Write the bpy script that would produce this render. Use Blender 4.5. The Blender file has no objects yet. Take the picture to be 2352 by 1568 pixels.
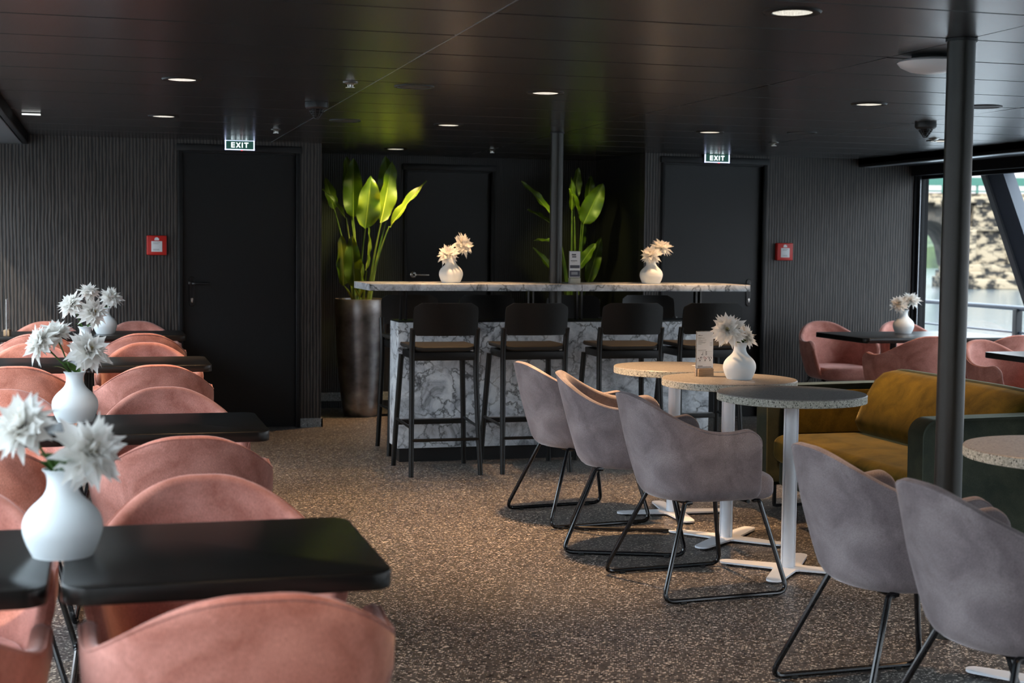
import bpy, bmesh, math, random
from mathutils import Vector, Matrix
C = bpy.context.scene.collection
sc = bpy.context.scene
PI = math.pi
sin, cos, rad = math.sin, math.cos, math.radians

# ---------------------------------------------------------------- camera, exposure, sky, sun
EYE = 1.38
yaw, pitch, roll = 0.273365, 0.0662104, 0.0110994
_F = Vector((sin(yaw)*cos(pitch), cos(yaw)*cos(pitch), -sin(pitch)))
_R = Vector((cos(yaw), -sin(yaw), 0)); _U = _R.cross(_F)
_r2 = _R*cos(roll)+_U*sin(roll); _u2 = -_R*sin(roll)+_U*cos(roll)
cd = bpy.data.cameras.new('camera'); cam = bpy.data.objects.new('camera', cd); C.objects.link(cam)
cd.sensor_width = 36; cd.lens = 3362/2352*36
cd.clip_start = .05; cd.clip_end = 900
M = Matrix.Identity(4)
for i in range(3):
    M[i][0] = _r2[i]; M[i][1] = _u2[i]; M[i][2] = -_F[i]
M[0][3], M[1][3], M[2][3] = 0, 0, EYE
cam.matrix_world = M
cd.dof.use_dof = True; cd.dof.focus_distance = 6.6; cd.dof.aperture_fstop = 4.5
sc.camera = cam
sc.view_settings.view_transform = 'Standard'; sc.view_settings.look = 'None'
sc.view_settings.gamma = 1; sc.view_settings.use_curve_mapping = False
sc.view_settings.exposure = 1.4

w = bpy.data.worlds.new('sky'); sc.world = w; w.use_nodes = True
nt = w.node_tree; nt.nodes.clear()
wo = nt.nodes.new('ShaderNodeOutputWorld'); bg = nt.nodes.new('ShaderNodeBackground')
tc = nt.nodes.new('ShaderNodeTexCoord'); sx = nt.nodes.new('ShaderNodeSeparateXYZ'); cr = nt.nodes.new('ShaderNodeValToRGB')
nt.links.new(tc.outputs['Generated'], sx.inputs[0]); nt.links.new(sx.outputs['Z'], cr.inputs[0])
cr.color_ramp.elements[0].position = 0.0; cr.color_ramp.elements[0].color = (.125, .114, .110, 1)
cr.color_ramp.elements[1].position = 0.40; cr.color_ramp.elements[1].color = (.78, .90, 1.0, 1)
e = cr.color_ramp.elements.new(.10); e.color = (.20, .20, .21, 1)
nt.links.new(cr.outputs[0], bg.inputs[0]); bg.inputs[1].default_value = 4.0
nt.links.new(bg.outputs[0], wo.inputs[0])

sd = bpy.data.lights.new('sun', 'SUN'); sun = bpy.data.objects.new('sun', sd); C.objects.link(sun)
sd.energy = 1.5; sd.color = (1, .86, .66); sd.angle = rad(1)
sun.rotation_euler = Vector((-.45, -.62, .62)).to_track_quat('Z', 'Y').to_euler()

# ---------------------------------------------------------------- helpers
class MB:
    def __init__(s): s.v = []; s.f = []; s.mi = []
    def add(s, vs, fs, m=0):
        o = len(s.v); s.v += [tuple(p) for p in vs]
        s.f += [tuple(i+o for i in f) for f in fs]; s.mi += [m]*len(fs)
        return s
    def box(s, x0, x1, y0, y1, z0, z1, m=0, T=None, b=0):
        if b:
            bm = bmesh.new(); bmesh.ops.create_cube(bm, size=1)
            bmesh.ops.scale(bm, vec=(x1-x0, y1-y0, z1-z0), verts=bm.verts)
            bmesh.ops.translate(bm, vec=((x0+x1)/2, (y0+y1)/2, (z0+z1)/2), verts=bm.verts)
            bmesh.ops.bevel(bm, geom=bm.edges[:], offset=b, segments=3, affect='EDGES', profile=.5)
            vs = [v.co.copy() for v in bm.verts]; fs = [[v.index for v in f.verts] for f in bm.faces]; bm.free()
        else:
            vs = [Vector(p) for p in ((x0,y0,z0),(x1,y0,z0),(x1,y1,z0),(x0,y1,z0),(x0,y0,z1),(x1,y0,z1),(x1,y1,z1),(x0,y1,z1))]
            fs = [(0,3,2,1),(4,5,6,7),(0,1,5,4),(1,2,6,5),(2,3,7,6),(3,0,4,7)]
        if T: vs = [T @ p for p in vs]
        return s.add(vs, fs, m)
    def tube(s, pts, r, n=10, m=0, caps=True):
        pts = [Vector(p) for p in pts]; N = len(pts)
        rs = r if isinstance(r, (list, tuple)) else [r]*N
        vs = []; up = None
        for i, p in enumerate(pts):
            d = (pts[min(i+1, N-1)]-pts[max(i-1, 0)]).normalized()
            if up is None: up = d.orthogonal().normalized()
            a = (up-d*up.dot(d))
            a = a.normalized() if a.length > 1e-6 else d.orthogonal().normalized()
            up = a; b = d.cross(a)
            for k in range(n):
                t = 2*PI*k/n; vs.append(p+(a*cos(t)+b*sin(t))*rs[i])
        fs = [(i*n+k, i*n+(k+1)%n, (i+1)*n+(k+1)%n, (i+1)*n+k) for i in range(N-1) for k in range(n)]
        if caps: fs += [tuple(range(n))[::-1], tuple((N-1)*n+k for k in range(n))]
        return s.add(vs, fs, m)
    def lathe(s, prof, n=32, c=(0, 0), m=0, cap0=True, cap1=True):
        vs = []; N = len(prof)
        for r, z in prof:
            for k in range(n):
                t = 2*PI*k/n; vs.append((c[0]+r*cos(t), c[1]+r*sin(t), z))
        fs = [(i*n+k, i*n+(k+1)%n, (i+1)*n+(k+1)%n, (i+1)*n+k) for i in range(N-1) for k in range(n)]
        if cap0: fs.append(tuple(range(n))[::-1])
        if cap1: fs.append(tuple((N-1)*n+k for k in range(n)))
        return s.add(vs, fs, m)
    def loft(s, rings, m=0, cap0=True, cap1=True, closed=True):
        n = len(rings[0]); vs = [p for r in rings for p in r]; N = len(rings)
        fs = [(i*n+k, i*n+(k+1)%n, (i+1)*n+(k+1)%n, (i+1)*n+k) for i in range(N-1) for k in range(n if closed else n-1)]
        if cap0: fs.append(tuple(range(n))[::-1])
        if cap1: fs.append(tuple((N-1)*n+k for k in range(n)))
        return s.add(vs, fs, m)
    def build(s, name, mats, parent=None, smooth=35, loc=None):
        me = bpy.data.meshes.new(name); me.from_pydata(s.v, [], s.f); me.update()
        if not isinstance(mats, (list, tuple)): mats = [mats]
        for q in mats: me.materials.append(q)
        for p, i in zip(me.polygons, s.mi): p.material_index = i
        if smooth:
            bm = bmesh.new(); bm.from_mesh(me); bm.normal_update()
            for f in bm.faces: f.smooth = True
            for ed in bm.edges:
                if len(ed.link_faces) == 2 and ed.calc_face_angle(0) > rad(smooth): ed.smooth = False
            bm.to_mesh(me); bm.free()
        o = bpy.data.objects.new(name, me); C.objects.link(o)
        if parent: o.parent = parent
        if loc: o.location = loc
        return o

def rrect(x0, x1, y0, y1, r, z, n=6):
    out = []
    for cx, cy, a in ((x1-r, y1-r, 0), (x0+r, y1-r, 90), (x0+r, y0+r, 180), (x1-r, y0+r, 270)):
        for k in range(n+1):
            t = rad(a+90*k/n); out.append(Vector((cx+r*cos(t), cy+r*sin(t), z)))
    return out

def slab(ringf, z0, z1, b, m=0, mb=None, n=4):
    """ringf(inset, z) -> ring; slab with rounded edges of radius b"""
    mb = mb or MB(); rings = []
    for k in range(n+1):
        t = PI/2*k/n; rings.append(ringf(b*(1-sin(t)), z0+b*(1-cos(t))))
    for k in range(n+1):
        t = PI/2*k/n; rings.append(ringf(b*(1-cos(t)), z1-b*(1-sin(t))))
    return mb.loft(rings, m)

def fillet(pts, r, n=5):
    pts = [Vector(p) for p in pts]; out = [pts[0]]
    for i in range(1, len(pts)-1):
        p = pts[i]; a = (pts[i-1]-p); b = (pts[i+1]-p); q = min(r, a.length*.49, b.length*.49)
        A = p+a.normalized()*q; B = p+b.normalized()*q
        for k in range(n+1):
            t = k/n; out.append(A*(1-t)**2+p*2*t*(1-t)+B*t*t)
    out.append(pts[-1]); return out

def tag(o, label=None, cat=None, group=None, kind=None):
    if label: o['label'] = label
    if cat: o['category'] = cat
    if group: o['group'] = group
    if kind: o['kind'] = kind
    return o
def thing(name, loc, rz, label, cat, group=None):
    o = bpy.data.objects.new(name, None); C.objects.link(o); o.empty_display_size = .05
    o.location = loc; o.rotation_euler = (0, 0, rz)
    return tag(o, label, cat, group)
def kids(o): return [c for c in bpy.data.objects if c.parent == o]
def dup(root, loc, rz, label, group=None):
    r = root.copy(); C.objects.link(r); r.location = loc; r.rotation_euler = (0, 0, rz); r['label'] = label
    if group: r['group'] = group
    for ch in kids(root):
        c = ch.copy(); C.objects.link(c); c.parent = r
        for g in kids(ch):
            d = g.copy(); C.objects.link(d); d.parent = c
    return r
class Proto:
    """first use moves the built thing itself, later uses copy it"""
    def __init__(s, root): s.root = root; s.used = False
    def put(s, loc, rz, label, group=None):
        if not s.used:
            s.used = True; r = s.root; r.location = loc; r.rotation_euler = (0, 0, rz); r['label'] = label
            if group: r['group'] = group
            return r
        return dup(s.root, loc, rz, label, group)

# ---------------------------------------------------------------- materials
class NT:
    def __init__(s, name):
        s.m = bpy.data.materials.new(name); s.m.use_nodes = True; s.t = s.m.node_tree; s.b = s.t.nodes['Principled BSDF']
    def n(s, typ, **k):
        q = s.t.nodes.new('ShaderNode'+typ)
        for a, v in k.items():
            if hasattr(q, a): setattr(q, a, v)
            else: q.inputs[a].default_value = v
        return q
    def l(s, a, b): s.t.links.new(a, b)
    def co(s, scale=(1, 1, 1), rot=(0, 0, 0)):
        tc = s.n('TexCoord'); mp = s.n('Mapping'); mp.inputs['Scale'].default_value = scale; mp.inputs['Rotation'].default_value = rot
        s.l(tc.outputs['Object'], mp.inputs[0]); return mp.outputs[0]
    def ramp(s, src, stops, interp='LINEAR'):
        q = s.n('ValToRGB'); r = q.color_ramp; r.interpolation = interp
        while len(r.elements) < len(stops): r.elements.new(.5)
        for e, (p, c) in zip(r.elements, stops):
            e.position = p; e.color = (c, c, c, 1) if isinstance(c, (int, float)) else (*c, 1)
        s.l(src, q.inputs[0]); return q.outputs[0]
    def mix(s, fac, a, b, mode='MIX'):
        q = s.n('Mix', data_type='RGBA', blend_type=mode)
        for i, v in ((0, fac), (6, a), (7, b)):
            if hasattr(v, 'node'): s.l(v, q.inputs[i])
            else: q.inputs[i].default_value = v if i == 0 else (*v, 1)
        return q.outputs[2]
    def bump(s, h, strength=.3, dist=.002):
        q = s.n('Bump'); q.inputs['Strength'].default_value = strength; q.inputs['Distance'].default_value = dist
        s.l(h, q.inputs['Height']); s.l(q.outputs[0], s.b.inputs['Normal'])
def plain(name, col, rough=.5, metal=0, spec=.5, **k):
    q = NT(name); b = q.b
    b.inputs['Base Color'].default_value = (*col, 1); b.inputs['Roughness'].default_value = rough
    b.inputs['Metallic'].default_value = metal; b.inputs['Specular IOR Level'].default_value = spec
    for a, v in k.items(): b.inputs[a.replace('_', ' ')].default_value = v
    return q.m
def noisy(name, c0, c1, scale, rough=.5, metal=0, lo=.35, hi=.65, sc3=(1, 1, 1), bump=0, detail=4, spec=.5, bd=.002):
    q = NT(name); nz = q.n('TexNoise', Scale=scale, Detail=detail); q.l(q.co(sc3), nz.inputs['Vector'])
    q.l(q.ramp(nz.outputs[0], [(lo, c0), (hi, c1)]), q.b.inputs['Base Color'])
    q.b.inputs['Roughness'].default_value = rough; q.b.inputs['Metallic'].default_value = metal; q.b.inputs['Specular IOR Level'].default_value = spec
    if bump: q.bump(nz.outputs[0], bump, bd)
    return q.m
def velvet(name, dark, light, sheen, tint, grain=(1, 1, 1), sheenr=.35):
    q = NT(name); v = q.co()
    n1 = q.n('TexNoise', Scale=7.0, Detail=5.0, Roughness=.6, Distortion=.6); q.l(v, n1.inputs['Vector'])
    n2 = q.n('TexNoise', Scale=420.0, Detail=2.0); q.l(q.co(grain), n2.inputs['Vector'])
    c = q.ramp(n1.outputs[0], [(.32, dark), (.68, light)])
    g = q.ramp(n2.outputs[0], [(.3, .72), (.7, 1.22)])
    q.l(q.mix(1.0, c, g, 'MULTIPLY'), q.b.inputs['Base Color'])
    q.b.inputs['Roughness'].default_value = .85; q.b.inputs['Specular IOR Level'].default_value = .15
    q.b.inputs['Sheen Weight'].default_value = sheen; q.b.inputs['Sheen Roughness'].default_value = sheenr
    q.b.inputs['Sheen Tint'].default_value = (*tint, 1)
    q.bump(n2.outputs[0], .25, .0015)
    return q.m

pink = velvet('rose_velvet', (.35, .128, .096), (.60, .275, .225), .6, (.95, .76, .74), (1.6, 1.6, .25))
grey = velvet('taupe_velvet', (.18, .150, .158), (.33, .285, .295), .45, (.85, .78, .80))
green = velvet('olive_velvet_shaded', (.022, .028, .020), (.045, .050, .032), .3, (.65, .75, .65))  # sofa's outer faces: shade put into the olive velvet colour
mustard = velvet('olive_velvet_lit', (.048, .032, .004), (.130, .085, .009), .25, (.95, .8, .4))  # same sofa velvet on inner faces, warm light put into its colour
rod_m = plain('gloss_black_tube', (.006, .006, .007), .16)
black_wood = noisy('black_stained_wood', (.003, .003, .003), (.007, .0068, .0065), 30, .36, 0, .3, .7, (.3, 4, 4), .06, spec=.35)
table_black = noisy('black_laminate', (.0045, .004, .0038), (.011, .0095, .008), 18, .30, 0, .3, .7, (.35, 6, 6), .03, spec=.35)
seat_brown = noisy('dark_brown_seat', (.009, .0065, .0045), (.017, .013, .008), 160, .7, 0, .3, .7, (1, 1, 1), .25)
white_metal = plain('white_powder_coat', (.72, .75, .80), .35)
vase_m = plain('matt_white_ceramic', (.80, .85, .87), .5, spec=.35)
rubber = plain('black_rubber', (.01, .01, .01), .8)
chrome = plain('brushed_steel', (.7, .68, .64), .25, 1)
black_matt = plain('black_matt', (.010, .010, .011), .5)
pole_m = noisy('grey_green_pole_paint', (.016, .016, .014), (.028, .028, .024), 500, .36, .3, .3, .7, bump=.1, spec=.6)
frame_black = plain('black_frame', (.005, .005, .006), .45, spec=.35)
win_black = plain('window_black', (.004, .004, .005), .65, spec=.2)
alu = plain('grey_aluminium', (.42, .45, .48), .32, .9)
dark_blue = plain('navy_steel', (.018, .026, .050), .4)
soil = noisy('wood_chips', (.10, .030, .010), (.32, .11, .035), 90, .9, bump=1, bd=.01)
acryl = plain('clear_acrylic', (.9, .92, .93), .08, 0, .5, Transmission_Weight=.85, IOR=1.2)
paper = plain('white_card', (.78, .80, .82), .6)
ink = plain('grey_ink', (.10, .11, .12), .7)
ink_red = plain('dark_red_ink', (.22, .03, .05), .7)
oak = noisy('brown_wood_block', (.26, .17, .10), (.36, .25, .15), 25, .6, 0, .3, .7, (1, 1, 6))
red = plain('red_plastic', (.55, .018, .012), .4)
stem_m = plain('green_stem', (.05, .12, .02), .5)
petal_leaf = noisy('flower_leaf', (.035, .09, .018), (.08, .17, .03), 20, .5)

def marble_mat():
    q = NT('white_breccia_marble'); v = q.co()
    d = q.n('TexNoise', Scale=5.0, Detail=5.0, Roughness=.62); q.l(v, d.inputs['Vector'])
    vm = q.n('VectorMath', operation='MULTIPLY_ADD'); q.l(d.outputs['Color'], vm.inputs[0]); vm.inputs[1].default_value = (.28, .28, .28); q.l(v, vm.inputs[2])
    v1 = q.n('TexVoronoi', feature='DISTANCE_TO_EDGE', Scale=8.0); q.l(vm.outputs[0], v1.inputs['Vector'])
    v2 = q.n('TexVoronoi', feature='DISTANCE_TO_EDGE', Scale=19.0); q.l(vm.outputs[0], v2.inputs['Vector'])
    n = q.n('TexNoise', Scale=6.0, Detail=6.0, Roughness=.65, Distortion=1.2); q.l(v, n.inputs['Vector'])
    n3 = q.n('TexNoise', Scale=3.2, Detail=3.0); q.l(v, n3.inputs['Vector'])
    base = q.ramp(n.outputs[0], [(.33, (.20, .215, .235)), (.45, (.55, .58, .62)), (.60, (.80, .83, .86))])
    k1 = q.ramp(v1.outputs['Distance'], [(0, .13), (.025, .45), (.07, 1)]); k2 = q.ramp(v2.outputs['Distance'], [(0, .50), (.045, 1)])
    msk = q.ramp(n3.outputs[0], [(.42, 0), (.56, 1)])
    c = q.mix(1.0, base, q.mix(msk, (1, 1, 1), k1), 'MULTIPLY'); c = q.mix(1.0, c, q.mix(q.ramp(n3.outputs[0], [(.38, 1), (.55, 0)]), (1, 1, 1), k2), 'MULTIPLY')
    q.l(c, q.b.inputs['Base Color']); q.b.inputs['Roughness'].default_value = .38
    return q.m
marble = marble_mat()

def terrazzo(name, b0, b1, light, dark, s, rough, amt=.10, spec=.5):
    q = NT(name); v = q.co()
    n = q.n('TexNoise', Scale=s*.55, Detail=5.0, Roughness=.7); q.l(v, n.inputs['Vector'])
    nb = q.n('TexNoise', Scale=1.3, Detail=2.0); q.l(v, nb.inputs['Vector'])
    c = q.ramp(n.outputs[0], [(.35, b0), (.65, b1)])
    for k, (sc_, col, th, dm) in enumerate(((s, light, 1-amt, .42), (s*.45, light, 1-amt*.35, .30), (s*.6, dark, 1-amt*1.3, .42), (s*1.7, light, 1-amt*1.4, .45))):
        vo = q.n('TexVoronoi', Scale=sc_); q.l(q.co((1, 1.35, 1), (0, 0, .4+k)), vo.inputs['Vector'])
        sp = q.n('SeparateColor'); q.l(vo.outputs['Color'], sp.inputs[0])
        a = q.n('Math', operation='GREATER_THAN'); q.l(sp.outputs[k % 3], a.inputs[0]); a.inputs[1].default_value = th
        d = q.n('Math', operation='LESS_THAN'); q.l(vo.outputs['Distance'], d.inputs[0]); d.inputs[1].default_value = dm
        mu = q.n('Math', operation='MULTIPLY'); q.l(a.outputs[0], mu.inputs[0]); q.l(d.outputs[0], mu.inputs[1])
        c = q.mix(mu.outputs[0], c, col)
    c = q.mix(1.0, c, q.ramp(nb.outputs[0], [(.3, .88), (.7, 1.12)]), 'MULTIPLY')
    q.l(c, q.b.inputs['Base Color']); q.b.inputs['Roughness'].default_value = rough; q.b.inputs['Specular IOR Level'].default_value = spec
    q.bump(n.outputs[0], .10, .001)
    return q.m
floor_m = terrazzo('speckled_floor', (.046, .041, .038), (.112, .098, .090), (.60, .54, .47), (.016, .013, .012), 78, .40, .15)
base_m = terrazzo('grey_speckled_skirting', (.14, .14, .14), (.24, .24, .23), (.5, .5, .5), (.05, .05, .05), 160, .6)
top_m = terrazzo('stone_composite_top', (.20, .185, .175), (.28, .26, .245), (.40, .38, .36), (.13, .12, .11), 150, .45, .08)
edge_m = terrazzo('stone_composite_edge', (.25, .25, .20), (.50, .49, .42), (.66, .65, .58), (.09, .09, .075), 190, .7, .3)

def wall_mat(name, c0, c1, period, wob, bumpS, rough):
    q = NT(name); tc = q.n('TexCoord'); sp = q.n('SeparateXYZ'); q.l(tc.outputs['Object'], sp.inputs[0])
    add = q.n('Math', operation='ADD'); q.l(sp.outputs['X'], add.inputs[0]); q.l(sp.outputs['Y'], add.inputs[1])
    nz = q.n('TexNoise', Scale=1.0, Detail=2.0); q.l(q.co((55, 55, 5.5)), nz.inputs['Vector'])
    fine = q.n('TexNoise', Scale=1.0, Detail=3.0); q.l(q.co((210, 210, 3.0)), fine.inputs['Vector'])
    ma = q.n('Math', operation='MULTIPLY'); q.l(add.outputs[0], ma.inputs[0]); ma.inputs[1].default_value = 2*PI/period
    mb = q.n('Math', operation='MULTIPLY_ADD'); q.l(nz.outputs[0], mb.inputs[0]); mb.inputs[1].default_value = wob; q.l(ma.outputs[0], mb.inputs[2])
    si = q.n('Math', operation='SINE'); q.l(mb.outputs[0], si.inputs[0])
    h = q.n('MapRange'); q.l(si.outputs[0], h.inputs[0]); h.inputs[1].default_value = -1; h.inputs[2].default_value = 1
    st = q.ramp(h.outputs[0], [(.35, c0), (.70, c1)])
    fr = q.ramp(fine.outputs[0], [(.3, .65), (.72, 1.45)])
    q.l(q.mix(1.0, st, fr, 'MULTIPLY'), q.b.inputs['Base Color'])
    ad = q.n('Math', operation='MULTIPLY_ADD'); q.l(fine.outputs[0], ad.inputs[0]); ad.inputs[1].default_value = .9; q.l(h.outputs[0], ad.inputs[2])
    q.b.inputs['Roughness'].default_value = rough
    q.bump(ad.outputs[0], bumpS, .004)
    return q.m
wallpaper = wall_mat('dark_ribbed_wallpaper', (.0025, .0022, .002), (.050, .039, .033), .0235, 5.5, .35, .42)
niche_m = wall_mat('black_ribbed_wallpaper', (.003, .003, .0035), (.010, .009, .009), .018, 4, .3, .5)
door_m = noisy('black_door_leaf', (.006, .0068, .0078), (.009, .0105, .012), 260, .38, 0, .35, .65, bump=.15, spec=.38)
ceil_m = noisy('dark_ceiling_planks', (.040, .039, .039), (.058, .056, .056), 60, .26, .45, .3, .7, (.25, 4, 4), .03, spec=.6)
pot_m = noisy('gunmetal_lacquer', (.16, .155, .16), (.42, .41, .42), 9, .34, .9, .3, .7, (1, 1, 1.2), .05)

def leaf_mat(name, a, b):
    q = NT(name); n = q.n('TexNoise', Scale=9.0, Detail=4.0); q.l(q.co(), n.inputs['Vector'])
    q.l(q.ramp(n.outputs[0], [(.3, a), (.7, b)]), q.b.inputs['Base Color'])
    q.b.inputs['Roughness'].default_value = .42
    q.b.inputs['Subsurface Weight'].default_value = 0
    # a little light comes through the blade
    tr = q.n('BsdfTranslucent'); tr.inputs[0].default_value = (.20, .30, .01, 1)
    mx = q.n('MixShader'); mx.inputs[0].default_value = .22; out = q.t.nodes['Material Output']
    q.l(q.b.outputs[0], mx.inputs[1]); q.l(tr.outputs[0], mx.inputs[2]); q.l(mx.outputs[0], out.inputs[0])
    return q.m
leaf_m = leaf_mat('banana_leaf', (.045, .095, .005), (.115, .175, .008))
stalk_m = noisy('leaf_stalk', (.06, .12, .015), (.14, .20, .03), 12, .45)
midrib_m = plain('pale_leaf_rib', (.28, .36, .06), .5)

def petal_mat():
    q = NT('white_petal'); n = q.n('TexNoise', Scale=30.0, Detail=2.0); q.l(q.co(), n.inputs['Vector'])
    q.l(q.ramp(n.outputs[0], [(.3, (.94, .925, .89)), (.7, (.98, .975, .965))]), q.b.inputs['Base Color'])
    q.b.inputs['Roughness'].default_value = .6; q.b.inputs['Specular IOR Level'].default_value = .2
    tr = q.n('BsdfTranslucent'); tr.inputs[0].default_value = (.97, .95, .90, 1)
    mx = q.n('MixShader'); mx.inputs[0].default_value = .42; out = q.t.nodes['Material Output']
    q.l(q.b.outputs[0], mx.inputs[1]); q.l(tr.outputs[0], mx.inputs[2]); q.l(mx.outputs[0], out.inputs[0])
    return q.m
petal = petal_mat(); petal_in = plain('cream_petal_heart', (.78, .68, .40), .6)

def glass_mat():
    m = bpy.data.materials.new('window_glass'); m.use_nodes = True; t = m.node_tree; t.nodes.clear()
    o = t.nodes.new('ShaderNodeOutputMaterial'); a = t.nodes.new('ShaderNodeBsdfTransparent'); g = t.nodes.new('ShaderNodeBsdfGlossy')
    a.inputs[0].default_value = (.94, .96, .97, 1); g.inputs['Roughness'].default_value = .02
    mx = t.nodes.new('ShaderNodeMixShader'); mx.inputs[0].default_value = .06
    t.links.new(a.outputs[0], mx.inputs[1]); t.links.new(g.outputs[0], mx.inputs[2]); t.links.new(mx.outputs[0], o.inputs[0]); return m
glass = glass_mat()
def emis(name, col, s):
    return plain(name, col, .5, Emission_Color=(*col, 1), Emission_Strength=s)
lamp_e = NT('downlight_prisms')
_v = lamp_e.n('TexVoronoi', Scale=150.0, feature='DISTANCE_TO_EDGE'); lamp_e.l(lamp_e.co(), _v.inputs['Vector'])
lamp_e.l(lamp_e.ramp(_v.outputs['Distance'], [(.02, (.08, .075, .06)), (.25, (.95, .9, .75))]), lamp_e.b.inputs['Emission Color'])
lamp_e.b.inputs['Emission Strength'].default_value = .55; lamp_e = lamp_e.m
exit_glow = emis('exit_letters_glow', (.80, .90, .92), .75)
exit_green = emis('exit_dark_green', (.010, .05, .038), .35)
exit_edge = emis('exit_edge_glow', (.62, .70, .90), .8)

# ---------------------------------------------------------------- the room
CZ, WY, NY = 2.11, 10.90, 12.12          # ceiling, end wall, recess back wall
LX, RX, BY = -1.07, 6.58, -7.0
def struct(mb, name, m, parent=None, smooth=35):
    o = mb.build(name, m, parent, smooth); o['kind'] = 'structure'; return o

struct(MB().box(LX-.1, RX+.1, BY, NY+.1, -.12, 0), 'floor', floor_m)

# ceiling planks run across the room, in bays along the seams
mb = MB(); bays = [-.49, 1.204, 2.905, 4.56, 6.0]; P = .5215
for i in range(4):
    a, b = bays[i]+.003, bays[i+1]-.003; off = (0, .0, .012, -.01)[i]; y = BY
    k = 0; y = 5.064+off-24*P
    while y < NY+.2:
        y0, y1 = max(y+.006, BY), min(y+P-.006, NY+.05)
        if y1 > y0+.02:
            N = 8
            low = [(y0+(y1-y0)*t/N, CZ+.0006*((2*t/N-1)**2)+(.008 if t in (0, N) else 0)+.0007*sin(7*y+3*i)*cos(PI*t/N)) for t in range(N+1)]
            low[1] = (y0+.003, low[1][1]); low[N-1] = (y1-.003, low[N-1][1])
            vs = [(xx, yy_, zz) for xx in (a, b) for yy_, zz in low]+[(xx, yy_, CZ+.03) for xx in (a, b) for yy_ in (y0, y1)]
            n = N+1; fs = [(j, j+1, n+j+1, n+j) for j in range(N)]
            mb.add(vs, fs)
        y += P
mb.box(LX-.1, RX+.1, BY, NY+.1, CZ+.035, CZ+.14, m=1)
mb.box(1.2020, 1.2060, BY, WY, CZ-.0008, CZ+.02, m=2)
struct(mb, 'ceiling', [ceil_m, black_matt, alu])

# end wall (left piece, right piece) and the recess with the bar doors
def wall_y(mb, x0, x1, y, t, holes, z1=CZ+.03):
    xs = x0
    for (a, b, h) in holes:
        mb.box(xs, a, y, y+t, 0, z1); mb.box(a, b, y, y+t, h, z1); xs = b
    mb.box(xs, x1, y, y+t, 0, z1)
mb = MB(); wall_y(mb, LX, 1.574, WY, .12, [(.565, 1.385, 2.03)]); mb.box(1.50, 1.574, WY+.12, NY, 0, CZ+.03)
struct(mb, 'wall_left', wallpaper, smooth=0)
mb = MB(); wall_y(mb, 4.13, RX, WY, .12, [(4.30, 5.15, 2.04)])
struct(mb, 'wall_right', wallpaper, smooth=0)
mb = MB(); wall_y(mb, 1.574, 4.13, NY, .1, [(2.47, 3.20, 1.995)]); mb.box(4.13, 4.23, WY+.12, NY+.1, 0, CZ+.03)
struct(mb, 'wall_recess', niche_m, smooth=0)
struct(MB().box(LX-.1, RX+.1, BY-.1, BY, 0, CZ+.03), 'wall_rear', wallpaper, smooth=0)
mb = MB(); mb.box(LX, .53, WY-.012, WY, 0, .065); mb.box(1.42, 1.586, WY-.012, WY, 0, .065); mb.box(1.574, 1.586, WY-.012, NY, 0, .065)
struct(mb, 'baseboard_left', base_m, smooth=0)
mb = MB(); mb.box(4.118, 4.24, WY-.012, WY, 0, .065); mb.box(5.23, RX, WY-.012, WY, 0, .065); mb.box(4.118, 4.13, WY, NY, 0, .065)
struct(mb, 'baseboard_right', base_m, smooth=0)
mb = MB(); mb.box(1.586, 2.40, NY-.012, NY, .06, .13); mb.box(3.27, 4.118, NY-.012, NY, .06, .13)
struct(mb, 'baseboard_recess', base_m, smooth=0)

def door(name, x0, x1, y, h, hx, hdir, handle_m, plate, y_in=.045, zc=1.07):
    w_ = .032
    leaf = struct(MB().box(x0, x1, y+y_in, y+y_in+.05, .001, h), name, door_m)
    mb = MB()
    for (a, b) in ((x0-w_, x0), (x1, x1+w_)):
        mb.box(a, b, y-.012, y+.10, 0, h+.0, b=.004)
        s_ = 1 if a < x0 else -1; c_ = (a+.012) if s_ > 0 else (b-.012)
        mb.box(c_-.006, c_+.006, y-.02, y-.010, 0, h, b=.002)
        c_ = (b-.010) if s_ > 0 else (a+.010)
        mb.box(c_-.005, c_+.005, y-.018, y-.010, 0, h, b=.002)
    mb.box(x0-w_-.01, x1+w_+.01, y-.022, y+.10, h, h+.05, b=.004)
    mb.box(x0, x1, y-.001, y+.10, h-.012, h)
    mb.build('door_frame', frame_black, leaf)
    mb = MB(); f = y+y_in
    if plate:
        pl = MB(); ring = lambda ins, z: [Vector((p.x, z, p.y)) for p in rrect(hx-.022+ins, hx+.022-ins, zc-.17+ins, zc+.05-ins, .02, 0)]
        pl.loft([ring(0, f+.002), ring(0, f-.007), ring(.003, f-.010)]); pl.build('lock_plate', handle_m, leaf)
        k = MB(); T = Matrix.Translation((hx, f-.010, zc-.115)) @ Matrix.Rotation(PI/2, 4, 'X')
        k2 = MB().lathe([(.0085, 0), (.0085, .006)], 16); k.add([T @ Vector(p) for p in k2.v], k2.f); k.box(hx-.005, hx+.005, f-.015, f-.008, zc-.14, zc-.115, b=.002)
        k.build('keyhole', chrome, leaf)
    rz = MB().lathe([(.025, 0), (.025, .008), (.02, .010)], 24); T = Matrix.Translation((hx, f, zc)) @ Matrix.Rotation(PI/2, 4, 'X')
    mb.add([T @ Vector(p) for p in rz.v], rz.f)
    mb.tube(fillet([(hx, f, zc), (hx, f-.055, zc), (hx+.125*hdir, f-.055, zc)], .02), .0095, 10)
    mb.build('door_handle', handle_m, leaf)
    return leaf
door('door_1', .565, 1.385, WY, 2.03, .632, 1, plain('black_handle', (.012, .012, .013), .25), True)
door('door_2', 2.47, 3.20, NY, 1.995, 2.535, 1, chrome, False, zc=1.115)
door('door_3', 4.30, 5.15, WY, 2.04, 5.06, -1, plain('black_lever', (.012, .012, .013), .25), True)
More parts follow.
